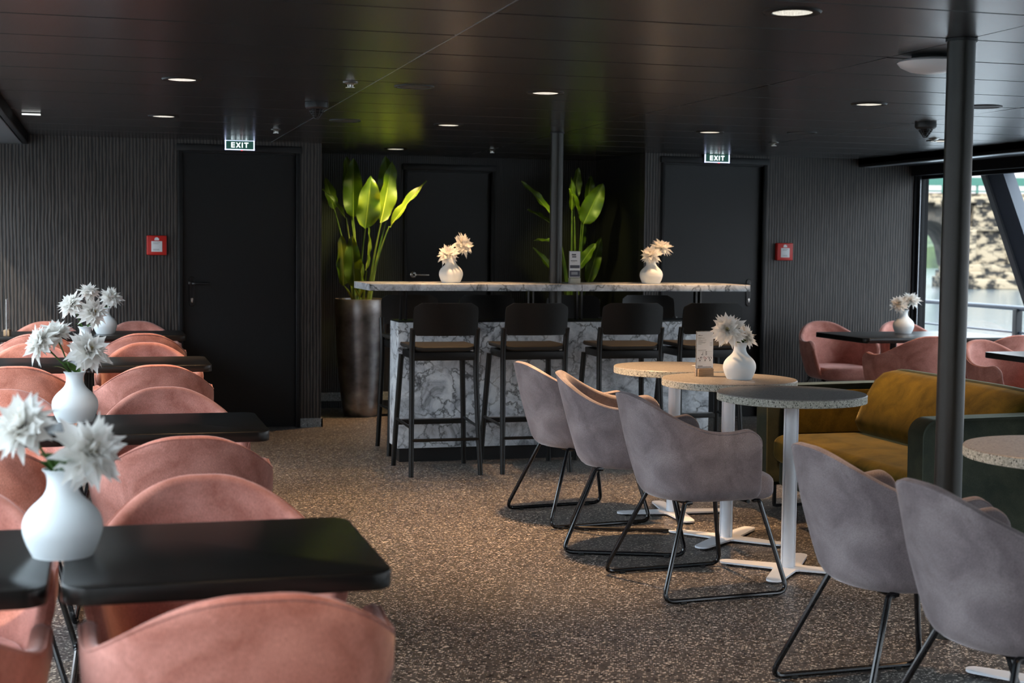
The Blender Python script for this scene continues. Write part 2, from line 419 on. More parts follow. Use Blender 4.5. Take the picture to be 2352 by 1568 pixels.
# window walls: header, sill, mullions and panes on both sides
def side(sgn, X, cx, nm):
    x = lambda a, b: (min(X+a*sgn, X+b*sgn), max(X+a*sgn, X+b*sgn))
    hd = MB()
    a, b = x(-.09, .07); hd.box(a, b, BY, WY, 1.985, 2.30)
    a, b = sorted((cx, X-.09*sgn)); hd.box(a, b, BY, WY, 2.066, 2.12)
    a, b = sorted((cx, cx+.035*sgn)); hd.box(a, b, BY, WY, 2.045, 2.125, b=.006)
    o = struct(hd, 'trim_1' if sgn < 0 else 'trim_2', win_black)
    rail = MB(); a, b = sorted((cx+.045*sgn, cx+(.13 if sgn > 0 else .21)*sgn)); rail.box(a, b, BY, WY-.001, 2.046, 2.062, b=.004)
    a, b = sorted((cx+(.15 if sgn > 0 else .25)*sgn, cx+(.17 if sgn > 0 else .28)*sgn)); rail.box(a, b, BY, WY-.001, 2.050, 2.062, b=.003)
    rail.build('blind_rail', alu, o)
    wl = MB(); a, b = x(-.03, .07); wl.box(a, b, BY, WY+.12, -.02, .24); struct(wl, 'wall_window_'+nm, frame_black)
    ys = [BY+.05, -4.0, -1.2, 1.6, 4.6, 7.6, WY-.015]
    for i in range(6):
        y0, y1 = ys[i], ys[i+1]
        wn = MB(); a, b = x(-.012, -.004); wn.box(a, b, y0+.03, y1-.03, .26, 1.99)
        nn = i+1 if sgn > 0 else i+7
        o = struct(wn, 'window_%d' % nn, glass, smooth=0)
        fr = MB(); a, b = x(-.022, .014)
        fr.box(a, b, y0, y0+.035, .22, 2.0, b=.004); fr.box(a, b, y1-.035, y1, .22, 2.0, b=.004)
        fr.box(a, b, y0+.03, y1-.03, .22, .27, b=.004); fr.box(a, b, y0+.03, y1-.03, 1.955, 2.0, b=.004); fr.build('window_frame', win_black, o)
        tr = MB(); a, b = x(-.028, -.020); tr.box(a, b, y1-.012, y1-.004, .24, 1.98); tr.box(a, b, y1-.032, y1-.026, .24, 1.98); tr.build('mullion_strip', alu, o)
    e = MB(); a, b = x(-.06, .07); e.box(a, b, WY-.015, WY, 0, 2.0); struct(e, 'trim_%d' % (3 if sgn < 0 else 4), win_black)
side(1, RX, 6.0, 'right'); side(-1, LX, -.49, 'left')

# unseen overhang added to block sun and shape daylight; side decks outside
struct(MB().box(LX-.35, RX+.5, BY-.5, NY+1.5, 2.30, 2.42), 'sun_block_roof', frame_black, smooth=0)
struct(MB().box(LX-1.3, LX-.1, BY-.5, NY+.5, -.2, -.03).box(RX+.1, RX+1.15, BY-.5, NY+4, -.2, -.03), 'deck', plain('grey_deck', (.22, .22, .22), .6), smooth=0)

# ---------------------------------------------------------------- ceiling fittings
def downlight(label, x, y, first=[None]):
    def mk():
        t = thing('ceiling_downlight', (0, 0, 0), 0, label, 'downlight', 'recessed ceiling downlights')
        MB().lathe([(.060, -.0005), (.064, -.005), (.086, -.006), (.091, -.001), (.092, .008)], 40, cap0=False, cap1=False).build('trim_ring', frame_black, t)
        MB().lathe([(.061, -.0032), (.052, -.0024), (.001, -.0020)], 36, cap0=False).build('reflector', lamp_e, t)
        return t
    if first[0] is None: first[0] = Proto(mk())
    return first[0].put((x, y, CZ), 0, label)
def lamp(x, y, e=60, col=(1, .60, .30), size=1.75, blend=.75, aim=None, r=.05):
    ld = bpy.data.lights.new('downlight_beam', 'SPOT'); o = bpy.data.objects.new('downlight_beam', ld); C.objects.link(o)
    ld.energy = e; ld.color = col; ld.spot_size = size; ld.spot_blend = blend; ld.shadow_soft_size = r
    o.location = (x, y, CZ-.012)
    if aim: o.rotation_euler = (Vector((x, y, CZ))-Vector(aim)).to_track_quat('Z', 'Y').to_euler()
    return o
DL = [(2.07, 4.20, 'round ceiling downlight nearest the camera, over the aisle beside the round tables'),
      (.355, 6.85, 'round ceiling downlight over the third black table row on the left'),
      (2.06, 6.80, 'round ceiling downlight in front of the marble bar, left of the bar pole'),
      (.355, 8.90, 'small ceiling downlight near the left exit door'),
      (3.75, 6.72, 'round ceiling downlight left of the white dome lamp and big pillar'),
      (2.06, 8.85, 'small ceiling downlight right above the left half of the bar counter'),
      (3.74, 8.72, 'small ceiling downlight above the right end of the bar, before the right exit sign'),
      (2.20, 11.25, 'small ceiling downlight in the dark recess above the left potted plant'),
      (.355, 4.20, 'round ceiling downlight just out of the photo above the second left table row'),
      (.355, 1.60, 'round ceiling downlight behind the photo edge above the nearest left chairs'),
      (2.07, 1.60, 'round ceiling downlight over the aisle behind the camera side'),
      (3.75, 4.20, 'round ceiling downlight out of the photo beyond the big pillar'),
      (3.75, 1.60, 'round ceiling downlight out of the photo over the near grey armchairs'),
      (5.45, 6.70, 'round ceiling downlight above the right window tables, near'),
      (5.45, 8.80, 'round ceiling downlight above the right window tables, far')]
for x, y, l in DL: downlight(l, x, y)
def speaker(x, y, label, first=[None]):
    def mk():
        t = thing('ceiling_speaker', (0, 0, 0), 0, label, 'speaker', 'flush round ceiling speakers')
        MB().lathe([(.078, .004), (.080, -.004), (.094, -.004), (.096, .006)], 40, cap0=False, cap1=False).build('rim', frame_black, t)
        MB().lathe([(.079, -.002), (.04, -.0015), (.001, -.001)], 36, cap0=False).build('grille', noisy('black_mesh', (.01, .01, .01), (.05, .05, .05), 900, .6), t)
        return t
    if first[0] is None: first[0] = Proto(mk())
    return first[0].put((x, y, CZ), 0, label)
speaker(1.41, 6.77, 'black flush ceiling speaker over the aisle left of the bar pole')
speaker(1.41, 8.80, 'black flush ceiling speaker right of the cone shaped smoke detector by the left exit')
speaker(4.35, 6.63, 'black flush ceiling speaker just right of the big pillar')
speaker(4.30, 8.55, 'black flush ceiling speaker above and right of the right exit sign')
def sprinkler(x, y, label, first=[None]):
    def mk():
        t = thing('sprinkler', (0, 0, 0), 0, label, 'sprinkler', 'ceiling sprinklers')
        MB().lathe([(.034, .003), (.036, -.004), (.020, -.010), (.010, -.012)], 28).build('cover_plate', chrome, t)
        m2 = MB().tube([(0, 0, -.010), (0, 0, -.022)], .006, 8); m2.lathe([(.004, -.0215), (.022, -.022), (.022, -.025), (.004, -.0255)], 20); m2.tube([(.012, 0, -.01), (.010, 0, -.022)], .002, 6); m2.tube([(-.012, 0, -.01), (-.010, 0, -.022)], .002, 6)
        m2.build('deflector', chrome, t); return t
    if first[0] is None: first[0] = Proto(mk())
    return first[0].put((x, y, CZ), 0, label)
sprinkler(1.10, 6.71, 'steel sprinkler in front of the cone shaped smoke detector on the left')
sprinkler(1.10, 9.69, 'small steel sprinkler right of the left exit sign')
sprinkler(2.92, 11.05, 'small steel sprinkler in the dark recess above the bar door')
sprinkler(4.527, 9.43, 'small steel sprinkler right of the right exit sign')
sprinkler(5.30, 8.63, 'small steel sprinkler half behind the big pillar, left of it')
t = thing('emergency_light', (-.388, 9.0, CZ), 0, 'small rectangular ceiling light fitting near the left window header', 'light fitting')
MB().box(-.055, .055, -.03, .03, -.014, .002, b=.003).build('housing', frame_black, t)
MB().box(-.052, .052, -.031, -.024, -.0150, -.0055, b=.001).build('lens', emis('soft_white_lens', (.8, .82, .8), .5), t)
def detector(x, y, label, first=[None]):
    def mk():
        t = thing('smoke_detector', (0, 0, 0), 0, label, 'smoke detector', 'cone shaped smoke detectors')
        MB().lathe([(.060, .002), (.062, -.012), (.060, -.026), (.052, -.034), (.040, -.036)], 32).build('base', black_matt, t)
        c_ = MB()
        for k in range(10):
            a = 2*PI*k/10; c_.tube([(.042*cos(a), .042*sin(a), -.034), (.036*cos(a), .036*sin(a), -.046), (.010*cos(a), .010*sin(a), -.084)], .0022, 6)
        for r_, z_ in ((.036, -.046), (.028, -.058), (.019, -.070), (.010, -.084)):
            c_.tube([(r_*cos(2*PI*k/16), r_*sin(2*PI*k/16), z_) for k in range(17)], .0020, 6, caps=False)
        c_.build('sensor_cage', black_matt, t)
        MB().lathe([(.030, -.034), (.022, -.05), (.012, -.066), (.002, -.076)], 20).build('sensor', frame_black, t)
        return t
    if first[0] is None: first[0] = Proto(mk())
    return first[0].put((x, y, CZ), 0, label)
detector(1.09, 7.73, 'black cone shaped smoke detector left of centre by the long ceiling seam')
detector(4.61, 7.60, 'black cone shaped smoke detector just left of the big pillar')
t = thing('dome_lamp', (3.035, 4.98, CZ), 0, 'white round dome ceiling lamp half hidden behind the big pillar', 'ceiling lamp')
MB().lathe([(.07, .002), (.075, -.012), (.08, -.016)], 40).build('base_ring', black_matt, t)
MB().lathe([(.085, -.010), (.120, -.020), (.125, -.026), (.112, -.042), (.078, -.058), (.04, -.065), (.001, -.067)], 48).build('lamp_shade', plain('opal_plastic', (.78, .74, .74), .3), t)

# lights given off by those fittings
for i, (x, y, _l) in enumerate(DL):
    lamp(x, y, (30, 66, 135, 60, 66, 30, 34, 55, 22, 34, 20, 8, 12, 22, 22)[i], size=1.55, blend=.6)

# ---------------------------------------------------------------- pillars
def pillar(x, y, r, label, z0=0):
    t = thing('steel_pillar', (x, y, 0), 0, label, 'pillar')
    MB().lathe([(r, z0), (r, CZ-.002)], 48).build('shaft', pole_m, t)
    MB().lathe([(r+.006, CZ-.010), (r+.006, CZ-.001)], 48).build('collar', frame_black, t)
    return t
pillar(2.885, 4.54, .048, 'big round dark steel pillar in front of the yellow sofa')
pillar(2.85, 9.135, .042, 'slim dark steel pole rising through the marble bar counter', 0)

# ---------------------------------------------------------------- tub chairs
def smooth01(t): t = max(0, min(1, t)); return t*t*(3-2*t)
def shell_pt(u, s):
    """u -1..1 round the U, s 0 bottom .. 1 rim level .80 ; returns plan point of the outer skin"""
    A = .215+.120*s**.85; B = .218+.057*min(1, s*2)**.8; ax = .125+.060*(1-s)
    au = abs(u); k = .60
    if au < k:
        th = PI/2*(au/k); x = -A*cos(th)**.92; y = B*sin(th)**.86
    else:
        q = (au-k)/(1-k); x = ax*q; y = B*(1+.01*q*q)
    return x, (y if u >= 0 else -y)
def rim(u):
    au = abs(u); h = .660+.140*(1-smooth01((au-.02)/.56))+.010*smooth01((au-.62)/.25)
    return h
def tub_chair(fab, name, seat_front=.30, fabname='velvet'):
    t = thing(name, (0, 0, 0), 0, 'x', 'chair')
    NU, NS = 88, 12; Z0 = .385; th0 = .036; cols = []
    for i in range(NU+1):
        u = -1+2*i/NU; q = 1-abs(u)
        # finer spacing near the arm fronts
        u = (1 if u > 0 else -1)*(1-q**1.35) if u != 0 else 0
        x1, y1 = shell_pt(u, 1); au = abs(u); H = rim(u)
        # arm fronts: top corner rounds off
        xa = max(0, (au-.60)/.40); dx = (1-xa)*.14; R = .065
        if dx < R: H -= R-math.sqrt(max(0, R*R-(R-dx)**2))
        edge = (1-xa)*.15; th = th0*(math.sqrt(max(.0, 1-(1-min(1, edge/.02))**2)))
        th = max(th, .003)
        def nrm(u, s):
            a = shell_pt(max(-1, u-.01), s); b = shell_pt(min(1, u+.01), s); v = Vector((b[0]-a[0], b[1]-a[1], 0))
            n = Vector((v.y, -v.x, 0)).normalized(); return -n if n.dot(Vector((a[0]-.05, a[1], 0))) > 0 else n
        col = []
        def P(z, off, ins=1.0):
            s = max(0, min(1, (z-Z0)/(.80-Z0))); x, y = shell_pt(u, s); n = nrm(u, s)
            return Vector((x*ins, y*ins, z))+n*off
        half = (th0-th)/2
        col.append(P(Z0-.010, half, .80)); col.append(P(Z0-.008, half, .90)); col.append(P(Z0+.004, half, .965))
        for k in range(NS+1):
            z = Z0+.03+(H-.018-Z0-.03)*k/NS; col.append(P(z, half))
        for k in range(1, 6):
            a = PI*k/6; col.append(P(H-.018+.018*sin(a), half+th/2-th/2*cos(a)))
        for k in range(NS+1):
            z = H-.018-(H-.018-Z0-.03)*k/NS; col.append(P(z, half+th))
        cols.append(col)
    mb = MB(); n = len(cols[0]); vs = [p for c in cols for p in c]
    fs = [(i*n+k, i*n+k+1, (i+1)*n+k+1, (i+1)*n+k) for i in range(NU) for k in range(n-1)]
    fs.append(tuple(range(n))); fs.append(tuple(NU*n+k for k in range(n))[::-1])
    fs.append(tuple(i*n for i in range(NU+1)))
    mb.add(vs, fs); sh = mb.build('shell', fab, t, 50)
    # piping along the rim
    mid = 3+NS+3
    MB().tube([c[mid-2]+Vector((0, 0, .0015)) for c in cols], .0032, 6).build('piping', fab, sh, 0)
    # seat cushion
    def ring(ins, z):
        out = []
        for i in range(49):
            u = -1+2*i/48; x, y = shell_pt(u, .25); v = Vector((x, y, 0)); r = 1-(th0+.004+ins)/.22
            out.append(Vector((x*r, y*r*1.01, z)))
        y0 = out[-1].y; x0 = out[-1].x; m_ = []
        for k in range(1, 14):
            a = PI*k/14; m_.append(Vector((x0+(seat_front-ins-x0)*sin(a)**.42, y0*cos(a)*(1+.10*sin(a)), z)))
        return out+m_
    mb = slab(ring, .372, .470, .030)
    # domed top
    top = ring(.045, .474); c0 = Vector((.02, 0, .480)); mb.loft([ring(.03, .470), top, [p.lerp(c0, .6)+Vector((0, 0, .002)) for p in top]], cap0=False)
    mb.build('seat', fab, t, 60)
    # sled frame
    for s in (1, -1):
        g = MB(); y0 = .165*s; y1 = .280*s
        g.tube(fillet([(-.10, y0, .372), (-.13, y0, .372), (-.275, y1, .012), (.275, y1, .012), (.19, y0*1.15, .372), (.16, y0*1.15, .372)], .05, 6), .0095, 10)
        lg = g.build('sled_leg', rod_m, t)
        for x in (-.19, .19): MB().box(x-.012, x+.012, y1-.010, y1+.010, 0, .010, b=.002).build('floor_glide', rubber, lg)
    MB().tube([(-.115, -.17, .368), (-.115, .17, .368)], .0085, 8).build('cross_bar', rod_m, t); MB().tube([(.14, -.19, .368), (.14, .19, .368)], .0085, 8).build('cross_bar', rod_m, t)
    return t
_p = tub_chair(pink, 'tub_armchair', .270)
_p.scale = (1, 1.04, 1)
pk = Proto(_p); gk = Proto(tub_chair(grey, 'velvet_armchair', .290))
UP, DN = PI/2, -PI/2     # facing the bar, facing the camera
XR, XL = .242, -.385
rows = [('nearest', 2.725, 3.38), ('second', 4.755, 5.645), ('third', 7.355, 8.275), ('farthest', 9.745, 10.555)]
for nme, ya, yb in rows:
    for X, sd_ in ((XR, 'aisle side'), (XL, 'window side')):
        pk.put((X, ya, 0), UP+(.02 if X > 0 else -.02), 'rose velvet tub armchair, back to camera, %s, before the %s left black table' % (sd_, nme), 'rose tub armchairs on the left')
        pk.put((X, yb, 0), DN+(.015 if X > 0 else -.03), 'rose velvet tub armchair facing camera, %s, behind the %s left black table' % (sd_, nme), 'rose tub armchairs on the left')
for X, Y, a, l in ((5.50, 10.24, DN-.03, 'rose velvet armchair by the right wall, facing camera, left of the window vase'),
                   (6.20, 10.24, DN+.0, 'rose velvet armchair in the corner behind the vase by the right window'),
                   (5.36, 8.95, UP-.06, 'rust velvet armchair, back to camera, partly hidden by the big pillar'),
                   (6.05, 9.0, UP, 'rust velvet armchair, back to camera, right of the pillar next to the window'),
                   (5.52, 7.97, DN+.2, 'rust velvet armchair facing camera at the right edge behind the cut off black table')):
    pk.put((X, Y, 0), a, l, 'rose tub armchairs by the right window')
for X, Y, a, l in ((2.32, 7.02, 7, 'grey velvet armchair nearest the bar, farthest of the row'),
                   (2.33, 6.33, -21, 'grey velvet armchair turned towards the camera, second from the bar'),
                   (2.32, 5.49, 5, 'grey velvet armchair in the middle, seen fully from its left side'),
                   (2.33, 3.93, 2, 'grey velvet armchair with its back before the yellow sofa, second from the right edge'),
                   (2.29, 3.25, 2, 'grey velvet armchair cut by the right edge, nearest the camera')):
    gk.put((X, Y, 0), rad(a), l, 'grey velvet armchairs at the round tables')

# ---------------------------------------------------------------- black tables
def black_table(x0, x1, y0, y1, label, group, cx=None, cy=None, r=.045, zt=.76):
    cx = (x0+x1)/2 if cx is None else cx; cy = (y0+y1)/2 if cy is None else cy
    t = thing('dining_table', (cx, cy, 0), 0, label, 'table', group)
    X0, X1, Y0, Y1 = x0-cx, x1-cx, y0-cy, y1-cy
    slab(lambda ins, z: rrect(X0+ins, X1-ins, Y0+ins, Y1-ins, r, z), zt-.035, zt, .003, n=2).build('table_top', table_black, t, 50)
    MB().tube([(0, 0, .01), (0, 0, zt-.045)], .024, 20).build('column', frame_black, t)
    MB().box(-.12, .12, -.12, .12, zt-.046, zt-.036, b=.003).build('mounting_plate', frame_black, t)
    MB().box(-.20, .20, -.03, .03, 0, .012, b=.003).box(-.03, .03, -.2, .2, 0, .0125, b=.003).build('base', frame_black, t)
    return t
ty = [('nearest', 2.69, 3.27, 3.05), ('second', 4.81, 5.37, 5.11), ('third', 7.46, 8.04, 7.76), ('farthest', 9.80, 10.36, 10.14)]
for nme, a, b, c in ty:
    black_table(-.076, .530, a, b, 'black square table with rounded corners, aisle side of the %s left row' % nme, 'black tables on the left', cy=c)
    black_table(-.705, -.100, a-.0, b-.0, 'black square table with rounded corners, window side of the %s left row' % nme, 'black tables on the left', cy=c)
black_table(5.06, 6.28, 9.04, 9.79, 'long black table with a white vase by the right window', 'black tables by the right window', cx=5.55, cy=9.5)
black_table(5.16, 6.35, 7.12, 7.79, 'black table cut off by the right edge of the photo', 'black tables by the right window', cx=5.75, cy=7.45)

# ---------------------------------------------------------------- round tables
def round_table():
    t = thing('round_table', (0, 0, 0), 0, 'x', 'table'); n = 72; R = .315; zt = .765
    mb = MB(); mb.lathe([(R-.012, zt-.036), (R, zt-.033), (R, zt-.004)], n, m=1, cap0=True, cap1=False)
    mb.lathe([(R, zt-.004), (R-.003, zt), (.001, zt)], n, m=0, cap0=False)
    mb.build('table_top', [top_m, edge_m], t, 50)
    MB().tube([(0, 0, .012), (0, 0, zt-.036)], .030, 24).build('column', white_metal, t)
    tr = MB()
    for k in range(3):
        a = rad(-100+120*k); tr.box(-.004, .004, .028, .034, .013, zt-.04, T=Matrix.Rotation(a-PI/2, 4, 'Z'), b=.0015)
    tr.build('column_rib', white_metal, t)
    MB().lathe([(.07, zt-.042), (.07, zt-.0365)], 28).build('mounting_disc', white_metal, t)
    mb = MB(); Z0, Z1 = .010, .018
    out = []
    for k in range(4):
        a = PI/2*k
        for (rr, w_) in ((.05, None),):
            pass
        d = Vector((cos(a), sin(a), 0)); p = Vector((-sin(a), cos(a), 0))
        out.append(d*.05*1.2-p*.048); 
        for j in range(7):
            b_ = -PI/2+PI*j/6; out.append(d*(.262+.034*cos(b_))+p*(.034*sin(b_)))
        out.append(d*.05*1.2+p*.048)
    mb.loft([[Vector((p.x, p.y, z)) for p in out] for z in (Z0, Z1)])
    bs = mb.build('base', white_metal, t)
    for k in range(4):
        a = PI/2*k; MB().lathe([(.016, 0), (.016, .010)], 12, c=(.25*cos(a), .25*sin(a))).build('levelling_foot', rubber, bs)
    return t
rt = Proto(round_table())
for x, y, a, l in ((2.83, 6.985, -5, 'round stone top table nearest the bar, on a white column'),
                   (2.825, 6.30, 42, 'round stone top table carrying the white vase and menu card'),
                   (2.82, 5.645, 52, 'round grey stone top table with nothing on it, in front of the vase table'),
                   (2.90, 3.90, 40, 'round pale table cut by the right edge beside the big pillar')):
    rt.put((x, y, 0), rad(a), l, 'round stone top tables')

# ---------------------------------------------------------------- sofa
t = thing('sofa', (3.75, 6.28, 0), 0, 'two seat olive velvet sofa coloured in lit and shaded tones behind the big pillar', 'sofa')
ox, oy = 3.75, 6.28
def rb(x0, x1, y0, y1, z0, z1, r, rc, mat_, name, m2=None):
    mb = slab(lambda ins, z: rrect(x0-ox+ins, x1-ox-ins, y0-oy+ins, y1-oy-ins, rc, z), z0, z1, r, n=5)
    return mb.build(name, mat_, t, 60)
def arm(y0, y1, name, inner):
    # profile in x-z with rounded upper front corner, thickness along y
    z0, z1 = .13, .655; pr_ = [(3.40, z0)]
    pr_ += [(3.36+.0*k, z0+.06*k) for k in (1,)]
    for k in range(9):
        a = PI-PI/2*k/8; pr_.append((3.43+.075*cos(a), z1-.075+.075*sin(a)))
    pr_ += [(4.16, z1+.01), (4.16, z0)]
    def ring(y, ins): return [Vector((px-ox+(ins if px < 3.5 else -ins), y-oy, pz-(ins if pz > .3 else -ins))) for px, pz in pr_]
    b = .016; rr = []
    for k in range(5): a = PI/2*k/4; rr.append(ring(y0+b*(1-sin(a)), b*(1-cos(PI/2-a))))
    for k in range(5): a = PI/2*k/4; rr.append(ring(y1-b*(1-cos(a)), b*(1-sin(PI/2-a))))
    mb = MB(); mb.loft(rr); return mb.build(name, green, t, 50)
arm(5.48, 5.60, 'armrest', -1); arm(7.00, 7.12, 'armrest', 1)
for y0, y1 in ((5.600, 5.612), (6.988, 7.0)): rb(3.46, 4.05, y0, y1, .40, .63, .005, .005, mustard, 'arm_lit_face')  # inner arm faces laid on in the warm-lit colour
# back: one long panel leaning a little, crown in the middle
rings = []
N = 26
for i in range(N+1):
    y = 5.50+(7.10-5.50)*i/N
    e = min(1, (7.02-y)/.16) if y < 7.02 else 0
    zt = .665+.085*smooth01(max(0, (7.03-y)/.20))*1.0 if y > 6.5 else .75-.012*smooth01((6.0-y)/.6)
    sec = [(3.90, .38), (3.955, .58), (4.01, zt-.02), (4.035, zt), (4.065, zt), (4.09, zt-.02), (4.15, .5), (4.16, .14), (3.98, .14)]
    rings.append([Vector((a-ox, y-oy, b)) for a, b in sec])
MB().loft(rings).build('back_frame', green, t, 50)
rings = []
N = 30
for i in range(N+1):
    y = 5.62+(6.93-5.62)*i/N; q = abs((y-6.275)/.655); tk = (1-q**10)**.5 if q < 1 else 0
    zt = .655+.088*min(1, tk*1.3) if y > 6.6 else .743-.010*smooth01((6.0-y)/.5)
    f = .07*(tk*.9+.1)
    rings.append([Vector((a-ox, y-oy, b)) for a, b in ((3.95, .40), (3.88-f*.9, .42), (3.86-f, .47), (3.90-f*.9, .58), (3.955-f*.7, zt-.05), (3.985-f*.3, zt-.010), (4.02, zt), (4.02, .5))])
MB().loft(rings).build('back_cushion', mustard, t, 60)
def cush(ins, z):
    return [Vector((p.x-.0, p.y, z)) for p in rrect(3.375-ox+ins, 3.93-ox-ins, 5.61-oy+ins, 6.985-oy-ins, .05, z)]
mb = slab(cush, .255, .405, .05, n=6); tp = cush(.05, .405); c0 = Vector((0, 0, .42)); 
mb.loft([tp, [p.lerp(Vector((p.x*.5, p.y*.8, .418)), .8) for p in tp]], cap0=False)
mb.build('seat_cushion', mustard, t, 60)
rb(3.42, 4.10, 5.61, 6.99, .13, .262, .02, .03, green, 'seat_base')
for y in (5.56, 7.04):
    g = MB(); g.tube(fillet([(3.43-ox, y-oy, .14), (3.43-ox, y-oy, .012), (4.08-ox, y-oy, .012), (4.08-ox, y-oy, .14)], .01, 2), .011, 4)
    g.build('sled_leg', frame_black, t)

# ---------------------------------------------------------------- bar
t = thing('bar_counter', (2.84, 9.13, 0), 0, 'white marble bar counter with a raised long marble top', 'bar counter')
bx, by = 2.84, 9.13
MB().box(1.784-bx, 3.89-bx, 9.0-by, 9.27-by, .09, .884, b=.002).build('body', marble, t)
MB().box(1.80-bx, 3.88-bx, 9.03-by, 9.25-by, 0, .091).build('kick_base', black_matt, t)
MB().box(1.786-bx, 3.888-bx, 9.002-by, 9.268-by, .884, .894, b=.002).build('ledge', frame_black, t)
MB().box(1.575-bx, 4.105-bx, 8.85-by, 9.43-by, 1.088, 1.130, b=.002).build('counter_top', marble, t)
for x in (1.836, 2.672, 3.004, 3.842):
    MB().box(x-.022-bx, x-.010-bx, 9.09-by, 9.13-by, .893, 1.089).box(x+.010-bx, x+.022-bx, 9.09-by, 9.13-by, .893, 1.089).build('support_post', plain('dark_steel_post', (.05, .05, .05), .25, .8), t)

def bar_stool():
    t = thing('bar_stool', (0, 0, 0), 0, 'x', 'bar stool')
    # faces +x ; seat centre at origin, back at -x
    def leg(p, r0=.0155, r1=.0175): return MB().tube(p, [r0+(r1-r0)*min(1, k/(max(1, len(p)-1))*1.6) for k in range(len(p))], 14)
    for s in (1, -1):
        leg([(-.245, .212*s, 0), (-.205, .203*s, .30), (-.175, .196*s, .60), (-.172, .196*s, .72), (-.185, .197*s, .82), (-.20, .197*s, .872), (-.201, .197*s, .878)]).build('rear_leg', black_wood, t)
        leg([(.235, .225*s, 0), (.20, .210*s, .35), (.165, .192*s, .70)]).build('front_leg', black_wood, t)
        MB().tube([(-.208, .204*s, .285), (.208, .213*s, .30)], .0085, 10).build('side_stretcher', black_wood, t)
    MB().tube([(-.224, -.205, .215), (-.224, .205, .215)], .0095, 12).build('rear_stretcher', black_wood, t)
    fr = MB().box(.196, .216, -.205, .205, .258, .290, b=.003).build('footrest', black_wood, t)
    MB().box(.192, .220, -.19, .19, .289, .293, b=.001).build('metal_strip', plain('footrest_metal', (.25, .25, .25), .4, .8), fr)
    fa = MB(); fa.box(-.185, -.160, -.185, .185, .685, .735, b=.003).box(.150, .175, -.18, .18, .690, .735, b=.003)
    for s in (1, -1): fa.box(-.17, .16, .175*s-.012, .175*s+.012, .69, .735, b=.003)
    fa.build('seat_frame', black_wood, t)
    # dished seat
    def sr(ins, z):
        out = []
        for p in rrect(-.20+ins, .205-ins, -.205+ins, .205-ins, .07, 0, 8):
            lift = .020*(abs(p.y)/.2)**2-.004
            out.append(Vector((p.x, p.y, z+lift)))
        return out
    mb = slab(sr, .735, .762, .010)
    tp = sr(.010, .762); mb.loft([tp, [Vector((p.x*.55, p.y*.5, .757)) for p in tp]], cap0=False)
    mb.build('seat', seat_brown, t, 60)
    # curved plywood backrest
    pts = []
    W, H0, H1, r = .196, .835, 1.03, .05
    N = 20
    def br(off):
        rows = []
        for (u, v) in [(p.x, p.y) for p in rrect(-W, W, H0, H1, .045, 0, 8)]:
            x = -.200-.06*(1-(u/.2)**2)*.6-(v-.86)*.16
            rows.append(Vector((x+off, u, v)))
        return rows
    a, b = br(-.006), br(.006)
    mb = MB(); cA = []; 
    def fillgrid(off):
        g = []
        for i in range(N+1):
            u = -1+2*i/N
            for j in range(9):
                v = j/8; uu = u*W; zz = H0+(H1-H0)*v
                # pull corners in on a rounded outline
                cr_ = .045; mx_ = W
                dz = min(zz-H0, H1-zz)
                if zz > H1-cr_: k = zz-(H1-cr_); mx_ = W-cr_+math.sqrt(max(0, cr_*cr_-k*k))
                if zz < H0+.02: k = (H0+.02)-zz; mx_ = W-.02+math.sqrt(max(0, .0004-k*k))
                uu = u*mx_; x = -.200-.036*(1-(uu/.2)**2)-(zz-.86)*.16
                g.append(Vector((x+off, uu, zz)))
        return g
    A, B = fillgrid(-.006), fillgrid(.006); o = len(A); n = 9
    fs = []
    for i in range(N):
        for j in range(8):
            q = (i*n+j, (i+1)*n+j, (i+1)*n+j+1, i*n+j+1); fs.append(q); fs.append(tuple(k+o for k in q[::-1]))
    for i in range(N):
        for j in (0, 8):
            q = (i*n+j, (i+1)*n+j, (i+1)*n+j+o, i*n+j+o); fs.append(q)
    for j in range(8):
        for i in (0, N): fs.append((i*n+j, i*n+j+1, i*n+j+1+o, i*n+j+o))
    MB().add(A+B, fs).build('backrest', black_wood, t, 50)
    return t
bs = Proto(bar_stool())
for i, (x, l) in enumerate(((1.962, 'black bar stool at the left end, back to camera, before the marble front'),
                            (2.522, 'black bar stool left of the bar pole, back to camera, second from left'),
                            (3.142, 'black bar stool right of the bar pole, back to camera'),
                            (3.670, 'black bar stool behind the menu card on the round table, back to camera'))):
    bs.put((x, 8.665, 0), UP+(.0, .0, -.03, -.02)[i], l, 'black bar stools in front of the bar')
for x, l in ((2.010, 'black bar stool on the far side of the bar beside the left metallic planter'),
             (2.552, 'black bar stool on the far side, seen through the gap left of the bar pole'),
             (3.175, 'black bar stool on the far side, partly hidden by the bar pole'),
             (3.735, 'black bar stool on the far side at the right end before the right exit door')):
    bs.put((x, 9.53, 0), DN, l, 'black bar stools behind the bar')

